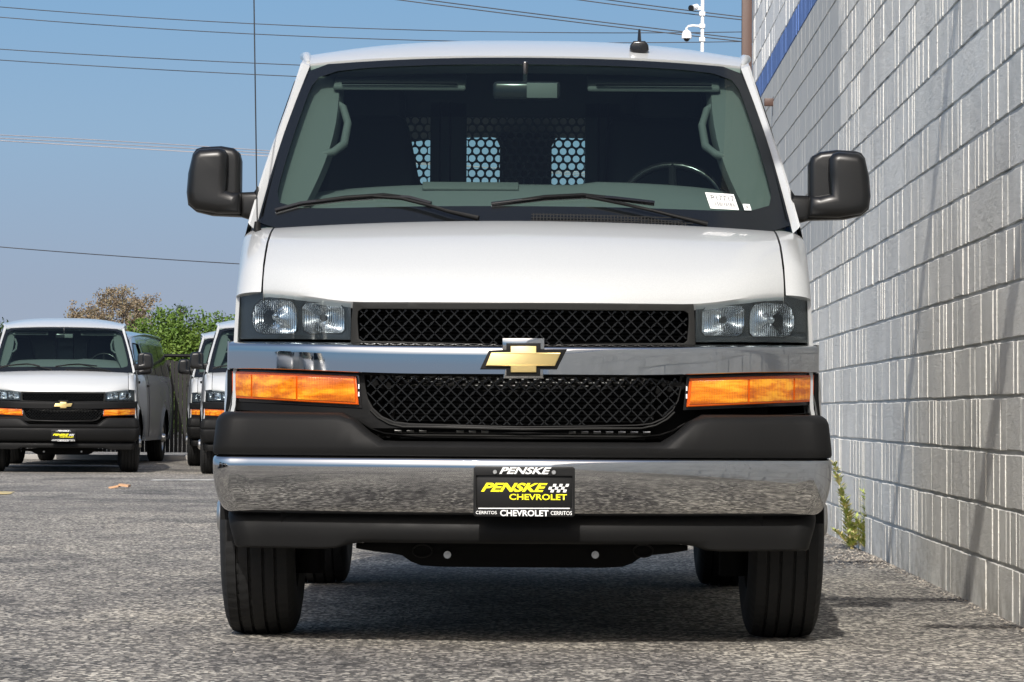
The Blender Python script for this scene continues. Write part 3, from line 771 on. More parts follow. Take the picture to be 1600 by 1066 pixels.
    def inner(sd, t):  # boundary of the clear glass in (u, v)
        pass
    # border ring: outer 0..1 square in uv, inner rounded rectangle
    K = 72; outer = []; inn = []
    u0, u1, v0, v1, rr = -.955, .955, .10, .955, .09
    for k in range(K):
        a = 2 * math.pi * (k + .5) / K; ca, sa = math.cos(a), math.sin(a)
        def sq(ax, ay): t = 1 / max(abs(ca) / ax, abs(sa) / ay); return ca * t, sa * t
        ox, oy = sq(1, 1); outer.append((ox, oy))
        # superellipse with square-ish corners
        n = 13.0; t = (abs(ca) ** n + abs(sa) ** n) ** (-1 / n); inn.append((ca * t, sa * t))
    bm = bmesh.new(); ring = []
    for lay in range(5):
        row = []
        for k in range(K):
            a = outer[k]; b = inn[k]
            A = Vector((a[0], .5 + a[1] * .5)); bx = b[0] * (u1 - u0) / 2; cv = (v0 + v1) / 2
            B = Vector((bx, cv + b[1] * (v1 - v0) / 2 - (.028 * (1 - bx * bx) if b[1] > 0 else 0) * 0))
            q = A.lerp(B, lay / 4); p = ws(max(-1, min(1, q.x)), max(0, min(1, q.y))); row.append(bm.verts.new(p + Vector((0, -.0025, .0015))))
        ring.append(row)
    for a, b in zip(ring, ring[1:]):
        for k in range(K): bm.faces.new((a[k], a[(k + 1) % K], b[(k + 1) % K], b[k]))
    bm_done(bm, 'glass_border', FRIT, wsh, 60)
    # cowl below the glass
    bm = bmesh.new()
    grid_faces(bm, [[ws(u, 0) + Vector((0, .01, .004)), ws(u, 0) + Vector((0, -.03, -.012)), ws(u, 0) + Vector((0, -.045, -.05)), ws(u, 0) + Vector((0, -.02, -.12))] for u in [-1 + i / 15 for i in range(31)]])
    bm_done(bm, 'cowl', BLACK, root, 50)
    if near:
        P0 = ws(.03, .0); pts = []
        bm = bmesh.new()
        for i in range(46):
            u = .035 + i * .0125; v = .034 - .0002 * i
            if i > 30: v -= (i - 30) * .0009
            p = ws(u, v); add_box(bm, (p.x, p.y - .012, p.z + .004), (.0035, .004, .036 - max(0, i - 25) * .0008), Matrix.Rotation(R(-40), 3, 'X'))
        for v in (.018, .034, .050):
            for i in range(15):
                p = ws(.035 + i * .04, v - .0004 * i * (1 if v > .02 else 0)); add_box(bm, (p.x + .01, p.y - .013, p.z + .005), (.036, .003, .003))
        bm_done(bm, 'cowl_grille', SATIN, root)
    # ---- wipers
    def wpt(px, py, lift):
        # point on the windshield under a pixel
        best = None
        lo, hi = 0.0, 1.0
        for _ in range(30):
            v = (lo + hi) / 2; 
            p = ws(0, v); q = at(px, py, p.y)
            u = q[0] / (.888 - .138 * v); p = ws(max(-1, min(1, u)), v); q = at(px, py, p.y)
            if q[1] > p.z: lo = v
            else: hi = v
        return p + Vector((0, -lift, lift * .06))
    for arm, blade in (([(748, 343), (700, 332), (668, 322), (628, 312), (585, 309)], [(428, 330), (470, 319), (540, 311), (600, 307), (640, 310), (674, 319)]),
                       ([(1106, 352), (1060, 341), (1020, 331), (975, 321), (915, 309)], [(768, 320), (800, 316), (850, 310), (910, 307), (960, 311), (1022, 318)])):
        wip = tube_obj('wiper_arm', [wpt(*p, .03) for p in arm], [.010, .007, .006, .006, .006], BLACK, root, 6)
        tube_obj('wiper_blade', [wpt(*p, .012) for p in blade], .0085, GLOSSBLK, wip, 6)
        tube_obj('blade_spine', [wpt(p[0], p[1] - 1, .016) for p in blade[1:-1]], [.004, .008, .008, .004], BLACK, wip, 6)
        tube_obj('blade_rubber', [wpt(p[0], p[1] + 3, .006) for p in blade], .003, STEEL if near else BLACK, wip, 5)
    # ---- interior
    box_obj('engine_bay', (0, .60, .74), (1.55, .42, .50), DARK, root, .0)
    bm = bmesh.new()
    P = []
    for i in range(21):
        x = -.84 + .084 * i; e = abs(x / .84) ** 3
        top = 1.520 + (.012 if .2 < x < .75 else 0) - .05 * e
        P.append([(x, .80 + .07 * e, 1.30), (x, .93 + .06 * e, 1.345), (x, 1.05, 1.40), (x, 1.18, 1.465), (x, 1.30, top - .012), (x, 1.36, top), (x, 1.41, top - .02), (x, 1.46, top - .12), (x, 1.5, .9)])
    grid_faces(bm, P); dsh = bm_done(bm, 'dashboard', DASH, root, 50)
    box_obj('dash_tray', (-.185, 1.275, 1.507), (.33, .06, .010), TRIM, dsh, .004, Matrix.Rotation(R(26), 3, 'X'))
    for x in (-.575, .53):
        bm = bmesh.new(); add_box(bm, (x, 2.18, 1.38), (.44, .14, .92), None, .05, 3)
        for v in bm.verts:
            k = (v.co.z - .92) / .92; v.co.x = x + (v.co.x - x) * (1.45 - .85 * k) if x < 0 else x + (v.co.x - x) * (1.25 - .25 * k); v.co.y += .12 * k
        seat = bm_done(bm, 'seat_back', SEAT, root)
        box_obj('headrest', (x, 2.30, 1.86), (.26, .10, .17), SEAT, seat, .045, None, 3)
        box_obj('seat_cushion', (x, 1.92, .98), (.48, .5, .18), SEAT, root, .05, None, 3)
    sw = bmesh.new(); tp = []
    cx, cy_, cz, rw = .52, 1.50, 1.44, .185
    for k in range(33):
        a = 2 * math.pi * k / 32; tp.append((cx + rw * math.cos(a), cy_ + .10 * math.sin(a), cz + rw * .90 * math.sin(a)))
    add_tube(sw, tp, .014, 8)
    for a in (R(90), R(210), R(330)): add_cyl(sw, (cx, cy_, cz), (cx + rw * math.cos(a), cy_ + .1 * math.sin(a), cz + rw * .9 * math.sin(a)), .022, .014, 8)
    bm_done(sw, 'steering_wheel', GLOSSBLK, root, 60)
    # pillar trims with grab handles
    for sx in (-1, 1):
        rows = []
        for i in range(13):
            v = i / 12; g = ws(sx, v); wd = .10 + .06 * math.sin(v * 3.14)
            rows.append([g + Vector((-sx * .01, .03, -.02)), g + Vector((-sx * wd, .05, -.02)), g + Vector((-sx * (wd + .015), .12, -.02)), g + Vector((-sx * (wd - .02), .35, -.02))])
        bm = bmesh.new(); grid_faces(bm, rows); pt = bm_done(bm, 'pillar_trim', TRIM, root, 50)
        a, b = ws(sx, .42), ws(sx, .82)
        hp = [a + Vector((-sx * .10, .10, 0)), a + Vector((-sx * .185, .09, .02)), a.lerp(b, .22) + Vector((-sx * .205, .10, .0)), a.lerp(b, .55) + Vector((-sx * .195, .10, 0)), a.lerp(b, .8) + Vector((-sx * .160, .10, 0)), b + Vector((-sx * .08, .10, 0))]
        tube_obj('grab_handle', hp, [.012, .014, .015, .014, .014, .012], TRIM, pt, 8)
        # door trim panel
        box_obj('door_trim', (sx * .86, 1.75, 1.20), (.06, 1.1, .46), TRIM, root, .02)
    # header trim and sun visors
    bm = bmesh.new(); grid_faces(bm, [[ws(u, .985) + Vector((0, .02, -.01)), ws(u, .93) + Vector((0, .12, -.005)), ws(u, .95) + Vector((0, .35, .02))] for u in [-1 + i / 8 for i in range(17)]])
    bm_done(bm, 'header_trim', TRIM if near else TRIM, root, 50)
    for s_ in (-1, 1):
        xa, xb = at(522, 0, 1.55)[0], at(733, 0, 1.55)[0]
        cxv = (xa + xb) / 2 * (1 if s_ < 0 else -1) + (.01 if s_ > 0 else 0)
        vis = box_obj('sun_visor', (cxv, 1.48, 1.885), (.46, .15, .018), TRIM, root, .007, Matrix.Rotation(R(24), 3, 'X'))
        tube_obj('visor_rod', [(cxv - .2, 1.40, 1.872), (cxv + .2, 1.40, 1.872)], .006, DARK, vis, 6)
    rm = box_obj('mirror_housing', (.005, 1.30, 1.838), (.235, .035, .065), GLOSSBLK, root, .016, None, 3)
    box_obj('mirror_mount', (0, 1.31, 1.89), (.018, .03, .10), GLOSSBLK, rm, .006)
    box_obj('mirror_back', (.058, 1.279, 1.838), (.105, .006, .052), TRIM, rm, .002)
    # ---- cargo floor, chassis
    box_obj('floor_pan', (0, 3.2, .62), (1.86, 4.7, .06), DARK, root, 0)
    for sx in (-1, 1):
        box_obj('frame_rail', (sx * .42, 2.9, .50), (.09, 5.1, .16), DARK, root, .01)
        for ax in (AXF, AXR):
            rows = []
            for k in range(13):
                a = math.pi * k / 12; rows.append([(sx * .955, ax - AR * .99 * math.cos(a), AZ + AR * .99 * math.sin(a)), (sx * .60, ax - AR * .99 * math.cos(a), AZ + AR * .99 * math.sin(a))])
            bm = bmesh.new(); grid_faces(bm, rows)
            v = [bm.verts.new((sx * .62, ax - AR, .42)), bm.verts.new((sx * .62, ax + AR, .42)), bm.verts.new((sx * .62, ax + AR, .9)), bm.verts.new((sx * .62, ax - AR, .9))]
            bm.faces.new(v); bm_done(bm, 'wheel_liner', DARK, root, 40)
    bm = bmesh.new(); add_cyl(bm, (-.8, AXR, AZ), (.8, AXR, AZ), .045); bmesh.ops.create_uvsphere(bm, u_segments=14, v_segments=8, radius=.16, matrix=Matrix.Translation((0, AXR, AZ)))
    bm_done(bm, 'rear_axle', DARK, root, 50)
    xm = [at(px, py, .62) for px, py in ((556, 850), (556, 857), (585, 862), (612, 865), (628, 868), (642, 878), (658, 884), (690, 886))]
    half = [(0, .345)] + [(x, z) for x, z in xm] + [(0, at(818, 887, .62)[1])]
    cr = plate('crossmember', [sym(half)], .10, DARK, root, .62, .008, None, 0)
    for px in (699, 930):
        x, z = at(px, 867, .61); bm = bmesh.new(); add_cyl(bm, (x, .600, z), (x, .62, z), .012, .012, 12); add_cyl(bm, (x, .592, z), (x, .602, z), .006, .007, 6); bm_done(bm, 'bolt', STEEL, cr)
    for px in (660, 1005):
        x, z = at(px, 861, .61); bm = bmesh.new(); add_tube(bm, [(x + .032 * math.cos(a), .612, z + .02 * math.sin(a)) for a in [2 * math.pi * k / 16 for k in range(17)]], .003, 5); bm_done(bm, 'tow_eye', SATIN, cr)
    for sx in (-1, 1):  # lower control arms
        bm = bmesh.new(); add_box(bm, (sx * .60, .86, .33), (.42, .14, .05), None, .01); add_cyl(bm, (sx * .7, .86, .2), (sx * .7, .86, .55), .05); bm_done(bm, 'control_arm', DARK, root)
    # ---- wheels
    tyre_me = make_tyre(); rim_me = make_rim()
    for sx in (-1, 1):
        for ax in (AXF, AXR):
            wl = bpy.data.objects.new('wheel', rim_me); COL.objects.link(wl); wl.parent = root; wl.location = (sx * (.850 if ax < 2 else .862), ax, AZ)
            if sx < 0: wl.rotation_euler.z = math.pi
            ty = bpy.data.objects.new('tyre', tyre_me); COL.objects.link(ty); ty.parent = wl
    # ---- grille group
    def A(*pts): return [at(*p) for p in pts]
    sur = sym([(0, at(817, 473)[1])] + A((640, 473), (552, 472), (549, 500), (548, 536)) + [(0, at(817, 541)[1])])
    hole_u = sym([(0, at(817, 484)[1])] + A((700, 484), (566, 483), (560, 487), (559, 500), (561, 529), (566, 533)) + [(0, at(817, 538.5)[1])])
    plate('grille_surround', [sur, hole_u], .03, SATIN, root, -.012, .003)
    # lattice
    def lattice(name, loop, pitch, z0, off):
        xs_ = [p[0] for p in loop]; zs_ = [p[1] for p in loop]; bm = bmesh.new()
        def inside(x, z):
            r_ = False; n_ = len(loop)
            for i in range(n_):
                (x1, z1), (x2, z2) = loop[i], loop[(i + 1) % n_]
                if (z1 > z) != (z2 > z) and x < (x2 - x1) * (z - z1) / (z2 - z1) + x1: r_ = not r_
            return r_
        h = pitch / 2; nx = int((max(xs_) - min(xs_)) / h) + 3; nz = int((max(zs_) - min(zs_)) / h) + 3
        for i in range(-1, nx):
            for j in range(-1, nz):
                for dd in (1, -1):
                    if (i + j) % 2 != (0 if dd == 1 else 1): continue
                    xa = -math.ceil(-min(xs_) / h) * h + i * h; za = z0 + (math.floor((min(zs_) - z0) / h) + j) * h
                    xb = xa + h; zb = za + dd * h
                    if dd == -1: pass
                    if not (inside((xa + xb) / 2, (za + zb) / 2)): continue
                    if not inside(xa, za): xa, za = (xa * 1.0 + xb) / 2, (za + zb) / 2
                    if not inside(xb, zb): xb, zb = (xa + xb) / 2, (za + zb) / 2
                    d = Vector((xb - xa, 0, zb - za)); L_ = d.length
                    if L_ < .004: continue
                    ang = math.atan2(d.z, d.x); xm_, zm_ = (xa + xb) / 2, (za + zb) / 2
                    add_box(bm, (xm_, fy(xm_) + off, zm_), (L_ + .002, .012, .0036), Matrix.Rotation(-ang, 3, 'Y'), 0)
                    if inside(xb, zb) and dd == 1: add_box(bm, (xb, fy(xb) + off - .007, zb), (.0065, .005, .0065), Matrix.Rotation(R(45), 3, 'Y'))
        return bm_done(bm, name, MESHB, root, 0)
    lattice('grille_mesh', hole_u, .0405, at(817, 486)[1], .008)
    low_half = [(0, at(817, 588)[1])] + A((640, 587), (570, 586), (571, 603), (575, 622), (583, 637), (597, 650), (615, 658), (640, 661), (700, 663)) + [(0, at(817, 666)[1])]
    hole_l = sym(low_half)
    lattice('grille_mesh', hole_l, .0385, at(817, 664)[1], .006)
    # radiator and condenser fins behind the mesh
    rad = box_obj('radiator', (0, .385, .87), (1.10, .05, .44), DARK, root, 0)
    bm = bmesh.new(); xa = at(617, 600, .33)[0]; z = .695
    while z < .845: add_box(bm, (0, .325, z), (-2 * xa, .02, .0035)); z += .0105
    z = .955
    while z < 1.06: add_box(bm, (0, .33, z), (1.0, .02, .0032)); z += .0105
    o = bm_done(bm, 'cooling_fins', SATIN, rad, 0); o['kind'] = 'stuff'
    for sx in (-1, 1): box_obj('side_tank', (sx * (-xa + .004), .32, .77), (.008, .03, .17), SATIN, rad, .001)
    bm = bmesh.new()
    for row, (z, n_) in enumerate(((.834, 21), (.8245, 21), (.814, 20))):
        for i in range(n_):
            x = -.38 + i * .0385 + (.019 if row % 2 else 0)
            if abs(x) < .04 and near: pass
            add_box(bm, (x, .305, z), (.018, .010, .0035), Matrix.Rotation(R(-35), 3, 'X'))
    o = bm_done(bm, 'condenser_clips', STEEL, rad, 0); o['kind'] = 'stuff'
    # lower fascia with the lower grille opening
    outer = [(0, at(817, 586)[1])] + A((640, 583), (560, 580), (400, 573), (359, 572), (358, 600), (359, 632), (366, 641), (395, 643), (470, 648), (545, 653), (562, 660), (580, 671), (600, 678), (660, 684)) + [(0, at(817, 687)[1])]
    plate('fascia', [sym(outer), hole_l], .05, BLACK, root, 0, .004)
    # thin satin lip round the lower opening
    lip = [(0, at(817, 671)[1])] + A((700, 668), (630, 667), (608, 662), (590, 652), (579, 641))
    lp = lip + [(-x, z) for x, z in reversed(lip) if x < -1e-4]; lp = [p for p in lp]
    pts = [(x, fy(x) - .003, z) for x, z in (list(reversed(lip)) + [(-x, z) for x, z in lip[1:]])]
    tube_obj('grille_lip', pts, .0035, SATIN, root, 6)
    # chrome (or black) crossbar
    xs = [-1 + i / 20 for i in range(41)]
    zt0 = at(817, 537.5)[1]; zb0 = at(817, 585)[1]
    hwb = abs(at(359, 555)[0])
    zb = lambda x: zb0 + (.017 * smooth(.3, .93, abs(x)))
    zt = lambda x: zt0 + .009 * (abs(x) / .9) ** 2
    rows = []
    for f, ins in ((1.0, .03), (1.0, -.006), (.965, -.020), (.91, -.032), (.85, -.0395), (.80, -.0415), (.6, -.0427), (.3, -.0433), (.0, -.0436), (-.02, -.040), (-.02, .02)):
        rows.append([(lambda X, f=f: zb(X) + (zt(X) - zb(X)) * f), ins, hwb])
    bar = sweep('crossbar', xs, rows, barm, root, fy, smooth_a=45)
    for sx in (-1, 1):
        X = sx * hwb; bm = bmesh.new()
        prof = [(X, fy(X) + r_[1], r_[0](X)) for r_ in rows]; bm.faces.new([bm.verts.new(p) for p in prof]); bm_done(bm, 'crossbar_end', barm, bar, 0)
        e0 = fy(X) - .035; m_ = .5 * (e0 + .50)
        for nm, za, zb_, mt, par in (('bar_return', zb(X), zt(X), barm, bar), ('corner_trim', .70, zb(X) - .003, BLACK, root)):
            bm = bmesh.new(); k0 = 0 if nm == 'bar_return' else .03
            grid_faces(bm, [[(X - sx * .001, e0 + k0, z_), (X + sx * .006, m_, z_), (sx * (hw(.48, z_) + .004), .475, z_), (sx * (hw(.50, z_) - .01), .50, z_)] for z_ in (za, (za + zb_) / 2, zb_)])
            bm_done(bm, nm, mt, par, 50)
    # ---- emblem (flat cross shape with slanted arms)
    def E(*pts): return [at(730 + x / 8.889, 520 + y / 8.889) for x, y in pts]
    plate('emblem_base', [E((490, 80), (1072, 80), (1072, 240), (1050, 260), (1050, 500), (1060, 640), (500, 640), (520, 500), (520, 260), (490, 240))], .06, CHROME, root, -.050, .003, fy, 0)
    plate('emblem_rim', [E((545, 150), (1020, 150), (1020, 235), (1385, 232), (1245, 512), (1015, 512), (1015, 605), (545, 605), (545, 512), (180, 512), (305, 250), (545, 240))], .012, BLACK, root, -.056, .002, fy, 0)
    gold = plate('emblem', [E((605, 190), (960, 190), (960, 280), (1300, 283), (1215, 468), (960, 468), (960, 555), (605, 555), (605, 470), (258, 466), (335, 280), (605, 275))], .010, GOLD, root, -.063, .003, fy, 0)
    # ---- headlights
    for sx in (-1, 1):
        mm = (lambda lp: lp) if sx < 0 else mir
        out = A((548, 472), (480, 464), (409, 457), (384, 456), (374, 462), (368, 485), (366, 530), (548, 531))
        r1 = A((408, 468), (398, 476), (393, 492), (394, 508), (401, 519), (412, 522), (458, 522), (464, 516), (465, 500), (463, 482), (457, 471), (440, 467))
        r2 = A((477, 472), (471, 480), (471, 505), (475, 517), (484, 522), (533, 521), (539, 515), (539, 485), (533, 476), (515, 473))
        hl = plate('headlight', [mm(out), mm(r1), mm(r2)], .03, HOUSE, root, .012, .002)
        plate('lamp_box', [mm([(x, z) for x, z in out])], .005, DARK, hl, .085, 0)
        for idx, rr_ in enumerate((r1, r2)):
            q = mm(rr_); cx = sum(p[0] for p in q) / len(q); cz = sum(p[1] for p in q) / len(q)
            # resample outline and build a bowl
            ring0 = []
            for i in range(len(q)):
                a, b = q[i], q[(i + 1) % len(q)]
                for t in (0, .5): ring0.append((a[0] + (b[0] - a[0]) * t, a[1] + (b[1] - a[1]) * t))
            bm = bmesh.new(); prev = None
            for kk, (f, dpt) in enumerate(((1.0, .010), (.97, .020), (.86, .031), (.66, .043), (.42, .052), (.2, .056))):
                rw_ = [bm.verts.new((cx + (x - cx) * f, fy(x) + dpt * 1.0, cz + (z - cz) * f)) for x, z in ring0]
                if prev:
                    for i in range(len(rw_)): bm.faces.new((prev[i], prev[(i + 1) % len(rw_)], rw_[(i + 1) % len(rw_)], rw_[i]))
                prev = rw_
            bm.faces.new(prev); bm_done(bm, 'reflector', REFL, hl, 50)
            bm = bmesh.new(); add_cyl(bm, (cx, fy(cx) + .03, cz + .002), (cx, fy(cx) + .08, cz + .002), .0095 if idx == 0 else .0105, .013, 14)
            bm_done(bm, 'bulb', STEEL if idx == 0 else SATIN, hl, 40)
            if idx == 0:
                bm = bmesh.new(); bmesh.ops.create_uvsphere(bm, u_segments=12, v_segments=8, radius=.0085, matrix=Matrix.Translation((cx, fy(cx) + .028, cz + .004))); bm_done(bm, 'bulb_cap', REFL, hl, 60)
            tube_obj('reflector_rim', [(x, fy(x) + .010, z) for x, z in q + [q[0]]], .0022, SATIN, hl, 5)
        lens_o = [(x + (cxx - x) * .0, z) for (x, z) in out for cxx in (0,)]
        plate('lens', [mm(out)], .003, LENS, hl, .0, 0)
        # ---- turn lamps
        am = A((363, 580), (557, 588), (561, 633), (363, 622))
        amb = plate('turn_lamp', [mm(am)], .03, AMBRIM, root, -.016, .004, fy, .04, 2)
        inn_ = [A((369, 584), (393, 585.5), (393, 620), (369, 618.5)), A((395, 585.7), (463, 588.4), (463, 624), (395, 620.2)), A((465.5, 588.6), (553, 592), (556, 628.5), (465.5, 624.2))]
        for q in inn_: plate('lens_panel', [mm(q)], .006, AMBER, amb, -.0195, .0012)
        plate('lamp_surround', [mm(A((360, 577), (561, 585), (566, 638), (360, 627)))], .02, GLOSSBLK, amb, -.005, .002)
        for z_ in (at(560, 604)[1], at(560, 616)[1]):
            x_ = at(560.5, 604)[0] * (1 if sx < 0 else -1); box_obj('clip', (x_ - sx * .001, fy(x_) - .012, z_), (.004, .006, .014), WHITEP, amb, .0)
    # ---- bumper
    def by(x):
        a = abs(x); y = .012 + .20 * min(a, .80) ** 2
        return y + (0 if a < .80 else .32 * (a - .80) + .0)
    def bump_xs():
        xs_ = [-.86 + .043 * i for i in range(41)]
        return xs_
    def bsweep(name, rows, m, lo_side=.40):
        """plan curve with rounded corners and sides running back"""
        P = []
        for zz, ins, hwid in rows:
            row = []; rc = .075
            xe = hwid - rc
            ye = by(xe) + ins
            for i in range(7): row.append((-hwid, lo_side + .0 - (lo_side - (ye + rc)) * i / 7))
            for i in range(9):
                a = math.pi / 2 * i / 8; row.append((-xe - rc * math.cos(a), ye + rc - rc * math.sin(a)))
            n_ = 40
            for i in range(1, n_): x = -xe + 2 * xe * i / n_; row.append((x, by(x) + ins))
            right = [(-x, y) for x, y in reversed(row[:16])]
            row += right
            P.append([(x, y, zz(x) if callable(zz) else zz) for x, y in row])
        bm = bmesh.new(); grid_faces(bm, P, flip=True); return bm_done(bm, name, m, root, 42, recalc=False)
    ztop = lambda x: .642 + .088 * smooth(.415, .56, abs(x)) - .0
    hi = lambda d, e=0: (lambda x: ztop(x) - d)
    bsweep('bumper_cover', [(hi(.012), .20, .90), (hi(.0), .075, .928), (hi(.003), .03, .938), (hi(.013), .010, .950), (hi(.03), .000, .957), (.625, -.004, .9655), (.605, -.003, .9665), (.597, .003, .9635), (.594, .02, .95)], BLACK)
    bsweep('bumper', [(.597, .03, .94), (.5935, .006, .956), (.591, -.004, .9615), (.585, -.011, .9645), (.579, -.0135, .9655), (.560, -.0145, .9655), (.53, -.012, .9645), (.50, -.005, .9605), (.475, .004, .955), (.45, .015, .947), (.434, .026, .939), (.423, .040, .929), (.415, .060, .916), (.413, .12, .87)], CHROME if bright else BLACK)
    zbt = lambda x: .327 - .022 * smooth(.50, .60, abs(x))
    bsweep('valance', [(.420, .115, .925), (.40, .090, .924), (.37, .082, .918), (.34, .084, .909), (lambda x: zbt(x) + .006, .090, .902), (zbt, .100, .896), (lambda x: zbt(x) + .02, .20, .87)], BLACK)
    # ---- slots between bumper and fascia
    bm = bmesh.new()
    for i in range(9):
        if i in (2, 6): pass
    for z in (.652, .660, .668): add_tube(bm, [(x, fy(x) + .02, z) for x in [-.38 + .0475 * k for k in range(17)]], .0028, 5)
    bm_done(bm, 'air_slots', SATIN, root)
    bm = bmesh.new()
    for i in range(21):
        x = -.385 + i * .0385
        if i % 9 in (3, 4) or abs(x) < .08: continue
        add_box(bm, (x, fy(x) + .012, .672), (.022, .010, .0035), Matrix.Rotation(R(-35), 3, 'X'))
    o = bm_done(bm, 'slot_clips', STEEL, root); o['kind'] = 'stuff'
    box_obj('bumper_core', (0, .36, .50), (1.5, .3, .24), DARK, root, 0)
    # ---- licence plate
    def B_(px, py): return at(px, py, -.015)
    x0, z1 = B_(740, 728.5); x1, z0 = B_(898, 808)
    cx, cz = (x0 + x1) / 2, (z0 + z1) / 2
    yp = -.016
    lpz = plate('licence_plate', [[(x0 + .006, z0), (x1 - .006, z0), (x1, z0 + .006), (x1, z1 - .006), (x1 - .006, z1), (x0 + .006, z1), (x0, z1 - .006), (x0, z0 + .006)],
        [(x0 + .008, z0 + .026), (x0 + .008, z1 - .028), (x1 - .008, z1 - .028), (x1 - .008, z0 + .026)]], .012, PLATE, root, yp - .004, .001, None, 0)
    lpz.name = 'licence_plate'
    box_obj('plate_panel', (cx, yp + .008, cz), (x1 - x0 - .012, .006, z1 - z0 - .012), PLATE, lpz, .001)
    def T(s, a, b, c2, d, m, **k):
        q0 = B_(730 + a / 8.889, 710 + d / 8.889); q1 = B_(730 + b / 8.889, 710 + c2 / 8.889)
        return text('lettering', s, q0[0], q1[0], q0[1], q1[1], k.pop('y', yp - .0055), m, lpz, **k)
    T('PENSKE', 445, 1170, 180, 272, WHITEP, shear=.35, bold=.03)
    T('PENSKE', 190, 1118, 400, 520, YEL, shear=.40, bold=.04, y=yp + .0035)
    T('CHEVROLET', 585, 1385, 555, 632, YEL, bold=.02, y=yp + .0035)
    T('CHEVROLET', 457, 1130, 775, 857, WHITEP, bold=.025)
    T('CERRITOS', 120, 410, 787, 829, WHITEP, bold=.01); T('CERRITOS', 1160, 1455, 790, 842, WHITEP, bold=.01)
    bm = bmesh.new()
    def quad(a, b, c2, d, yy, sh=0):
        q = [B_(730 + px / 8.889, 710 + py / 8.889) for px, py in ((a, d), (b, d), (b + sh, c2), (a + sh, c2))]
        bm.faces.new([bm.verts.new((x, yy, z)) for x, z in q])
    quad(155, 1425, 743, 757, yp - .0055)
    for r_ in range(3):
        for c_ in range(6):
            if (r_ + c_) % 2 == 0: continue
            yy0 = 412 + r_ * 39; quad(1108 + c_ * 44 + (2 - r_) * 16, 1108 + (c_ + 1) * 44 + (2 - r_) * 16, yy0, yy0 + 39, yp + .0035, 14)
    bm_done(bm, 'checkered_flag', WHITEP, lpz, 0)
    for px, py in ((385, 245), (1203, 250)):
        x, z = B_(730 + px / 8.889, 710 + py / 8.889); bm = bmesh.new(); add_cyl(bm, (x, yp - .010, z), (x, yp, z), .006, .0075, 12); bm_done(bm, 'screw', STEEL, lpz)
    # ---- wing mirrors
    for sx in (-1, 1):
        mm = (lambda lp: lp) if sx < 0 else mir
        if sx > 0: mm = lambda lp: [(x + .028 * smooth(.93, 1.0, x), z) for x, z in mir(lp)]
        def Q(*pts): return [at(px, py, .93) for px, py in pts]
        rim = Q((315, 229), (345, 227.5), (365, 231), (373, 238), (376, 250), (375.5, 305), (376, 338), (330, 336), (305, 330), (293, 320), (290.5, 300), (293, 270), (300, 240), (306, 232))
        ms = plate('wing_mirror', [mm(rim)], .10, MIRB, root, 0, .022, lambda x: .93, 0, 4, 60)
        fr = Q((312, 234), (343, 232), (352, 235), (357, 243), (357, 270), (355, 298), (366, 301), (376, 302), (376, 334), (340, 334), (306, 328), (295, 318), (293, 300), (296, 268), (302, 242))
        plate('mirror_shell', [mm(fr)], .10, MIRB, ms, 0, .03, lambda x: .885, 0, 5, 60)
        arm = Q((372, 300), (396, 299), (402, 290), (402, 338), (388, 342), (372, 337))
        plate('mirror_arm', [mm(arm)], .09, MIRB, ms, 0, .018, lambda x: .94, 0, 3, 60)
        gl_ = Q((306, 236), (365, 236), (370, 245), (370, 325), (305, 322), (298, 310), (300, 260))
        plate('mirror_glass', [mm(gl_)], .004, REFL, ms, 0, 0, lambda x: 1.032, 0)
    return root

def make_tyre():
    prof = []
    Rt, wd = AZ + .004, .126
    grooves = [-.066, -.024, .024, .066]
    pts = [(-.085, .215), (-.115, .235), (-.128, .28), (-.130, .31), (-.124, .345), (-.114, .368), (-.104, .380)]
    for g in grooves:
        e = lambda x: Rt - .012 * (abs(x) / .11) ** 2.4
        pts += [(g - .0055, e(g)), (g - .0035, e(g) - .010), (g + .0035, e(g) - .010), (g + .0055, e(g))]
        if g != grooves[-1]: nx = grooves[grooves.index(g) + 1]; pts += [((g + nx) / 2, e((g + nx) / 2))]
    pts += [(.104, .380), (.114, .368), (.124, .345), (.130, .31), (.128, .28), (.115, .235), (.085, .215)]
    pts = [(x * .93, r_) for x, r_ in pts]
    n = 240; bm = bmesh.new(); rings = []
    for i in range(n):
        a = 2 * math.pi * i / n; ring = []
        for j, (x, r) in enumerate(pts):
            rr = r
            if r > .355:
                ph = i + (j % 3)
                if abs(x) > .07: rr -= .004 * (1 if (i + j % 2) % 4 == 0 else 0)
                elif (i + int(x * 60)) % 4 == 0: rr -= .003
            ring.append(bm.verts.new((x, rr * math.cos(a), rr * math.sin(a))))
        rings.append(ring)
    for i in range(n):
        a, b = rings[i], rings[(i + 1) % n]
        for j in range(len(pts) - 1): bm.faces.new((a[j], b[j], b[j + 1], a[j + 1]))
    bmesh.ops.recalc_face_normals(bm, faces=bm.faces)
    me = bpy.data.meshes.new('tyre'); bm.to_mesh(me); bm.free(); me.materials.append(RUBBER); me.shade_smooth(); me.set_sharp_from_angle(angle=R(28)); return me
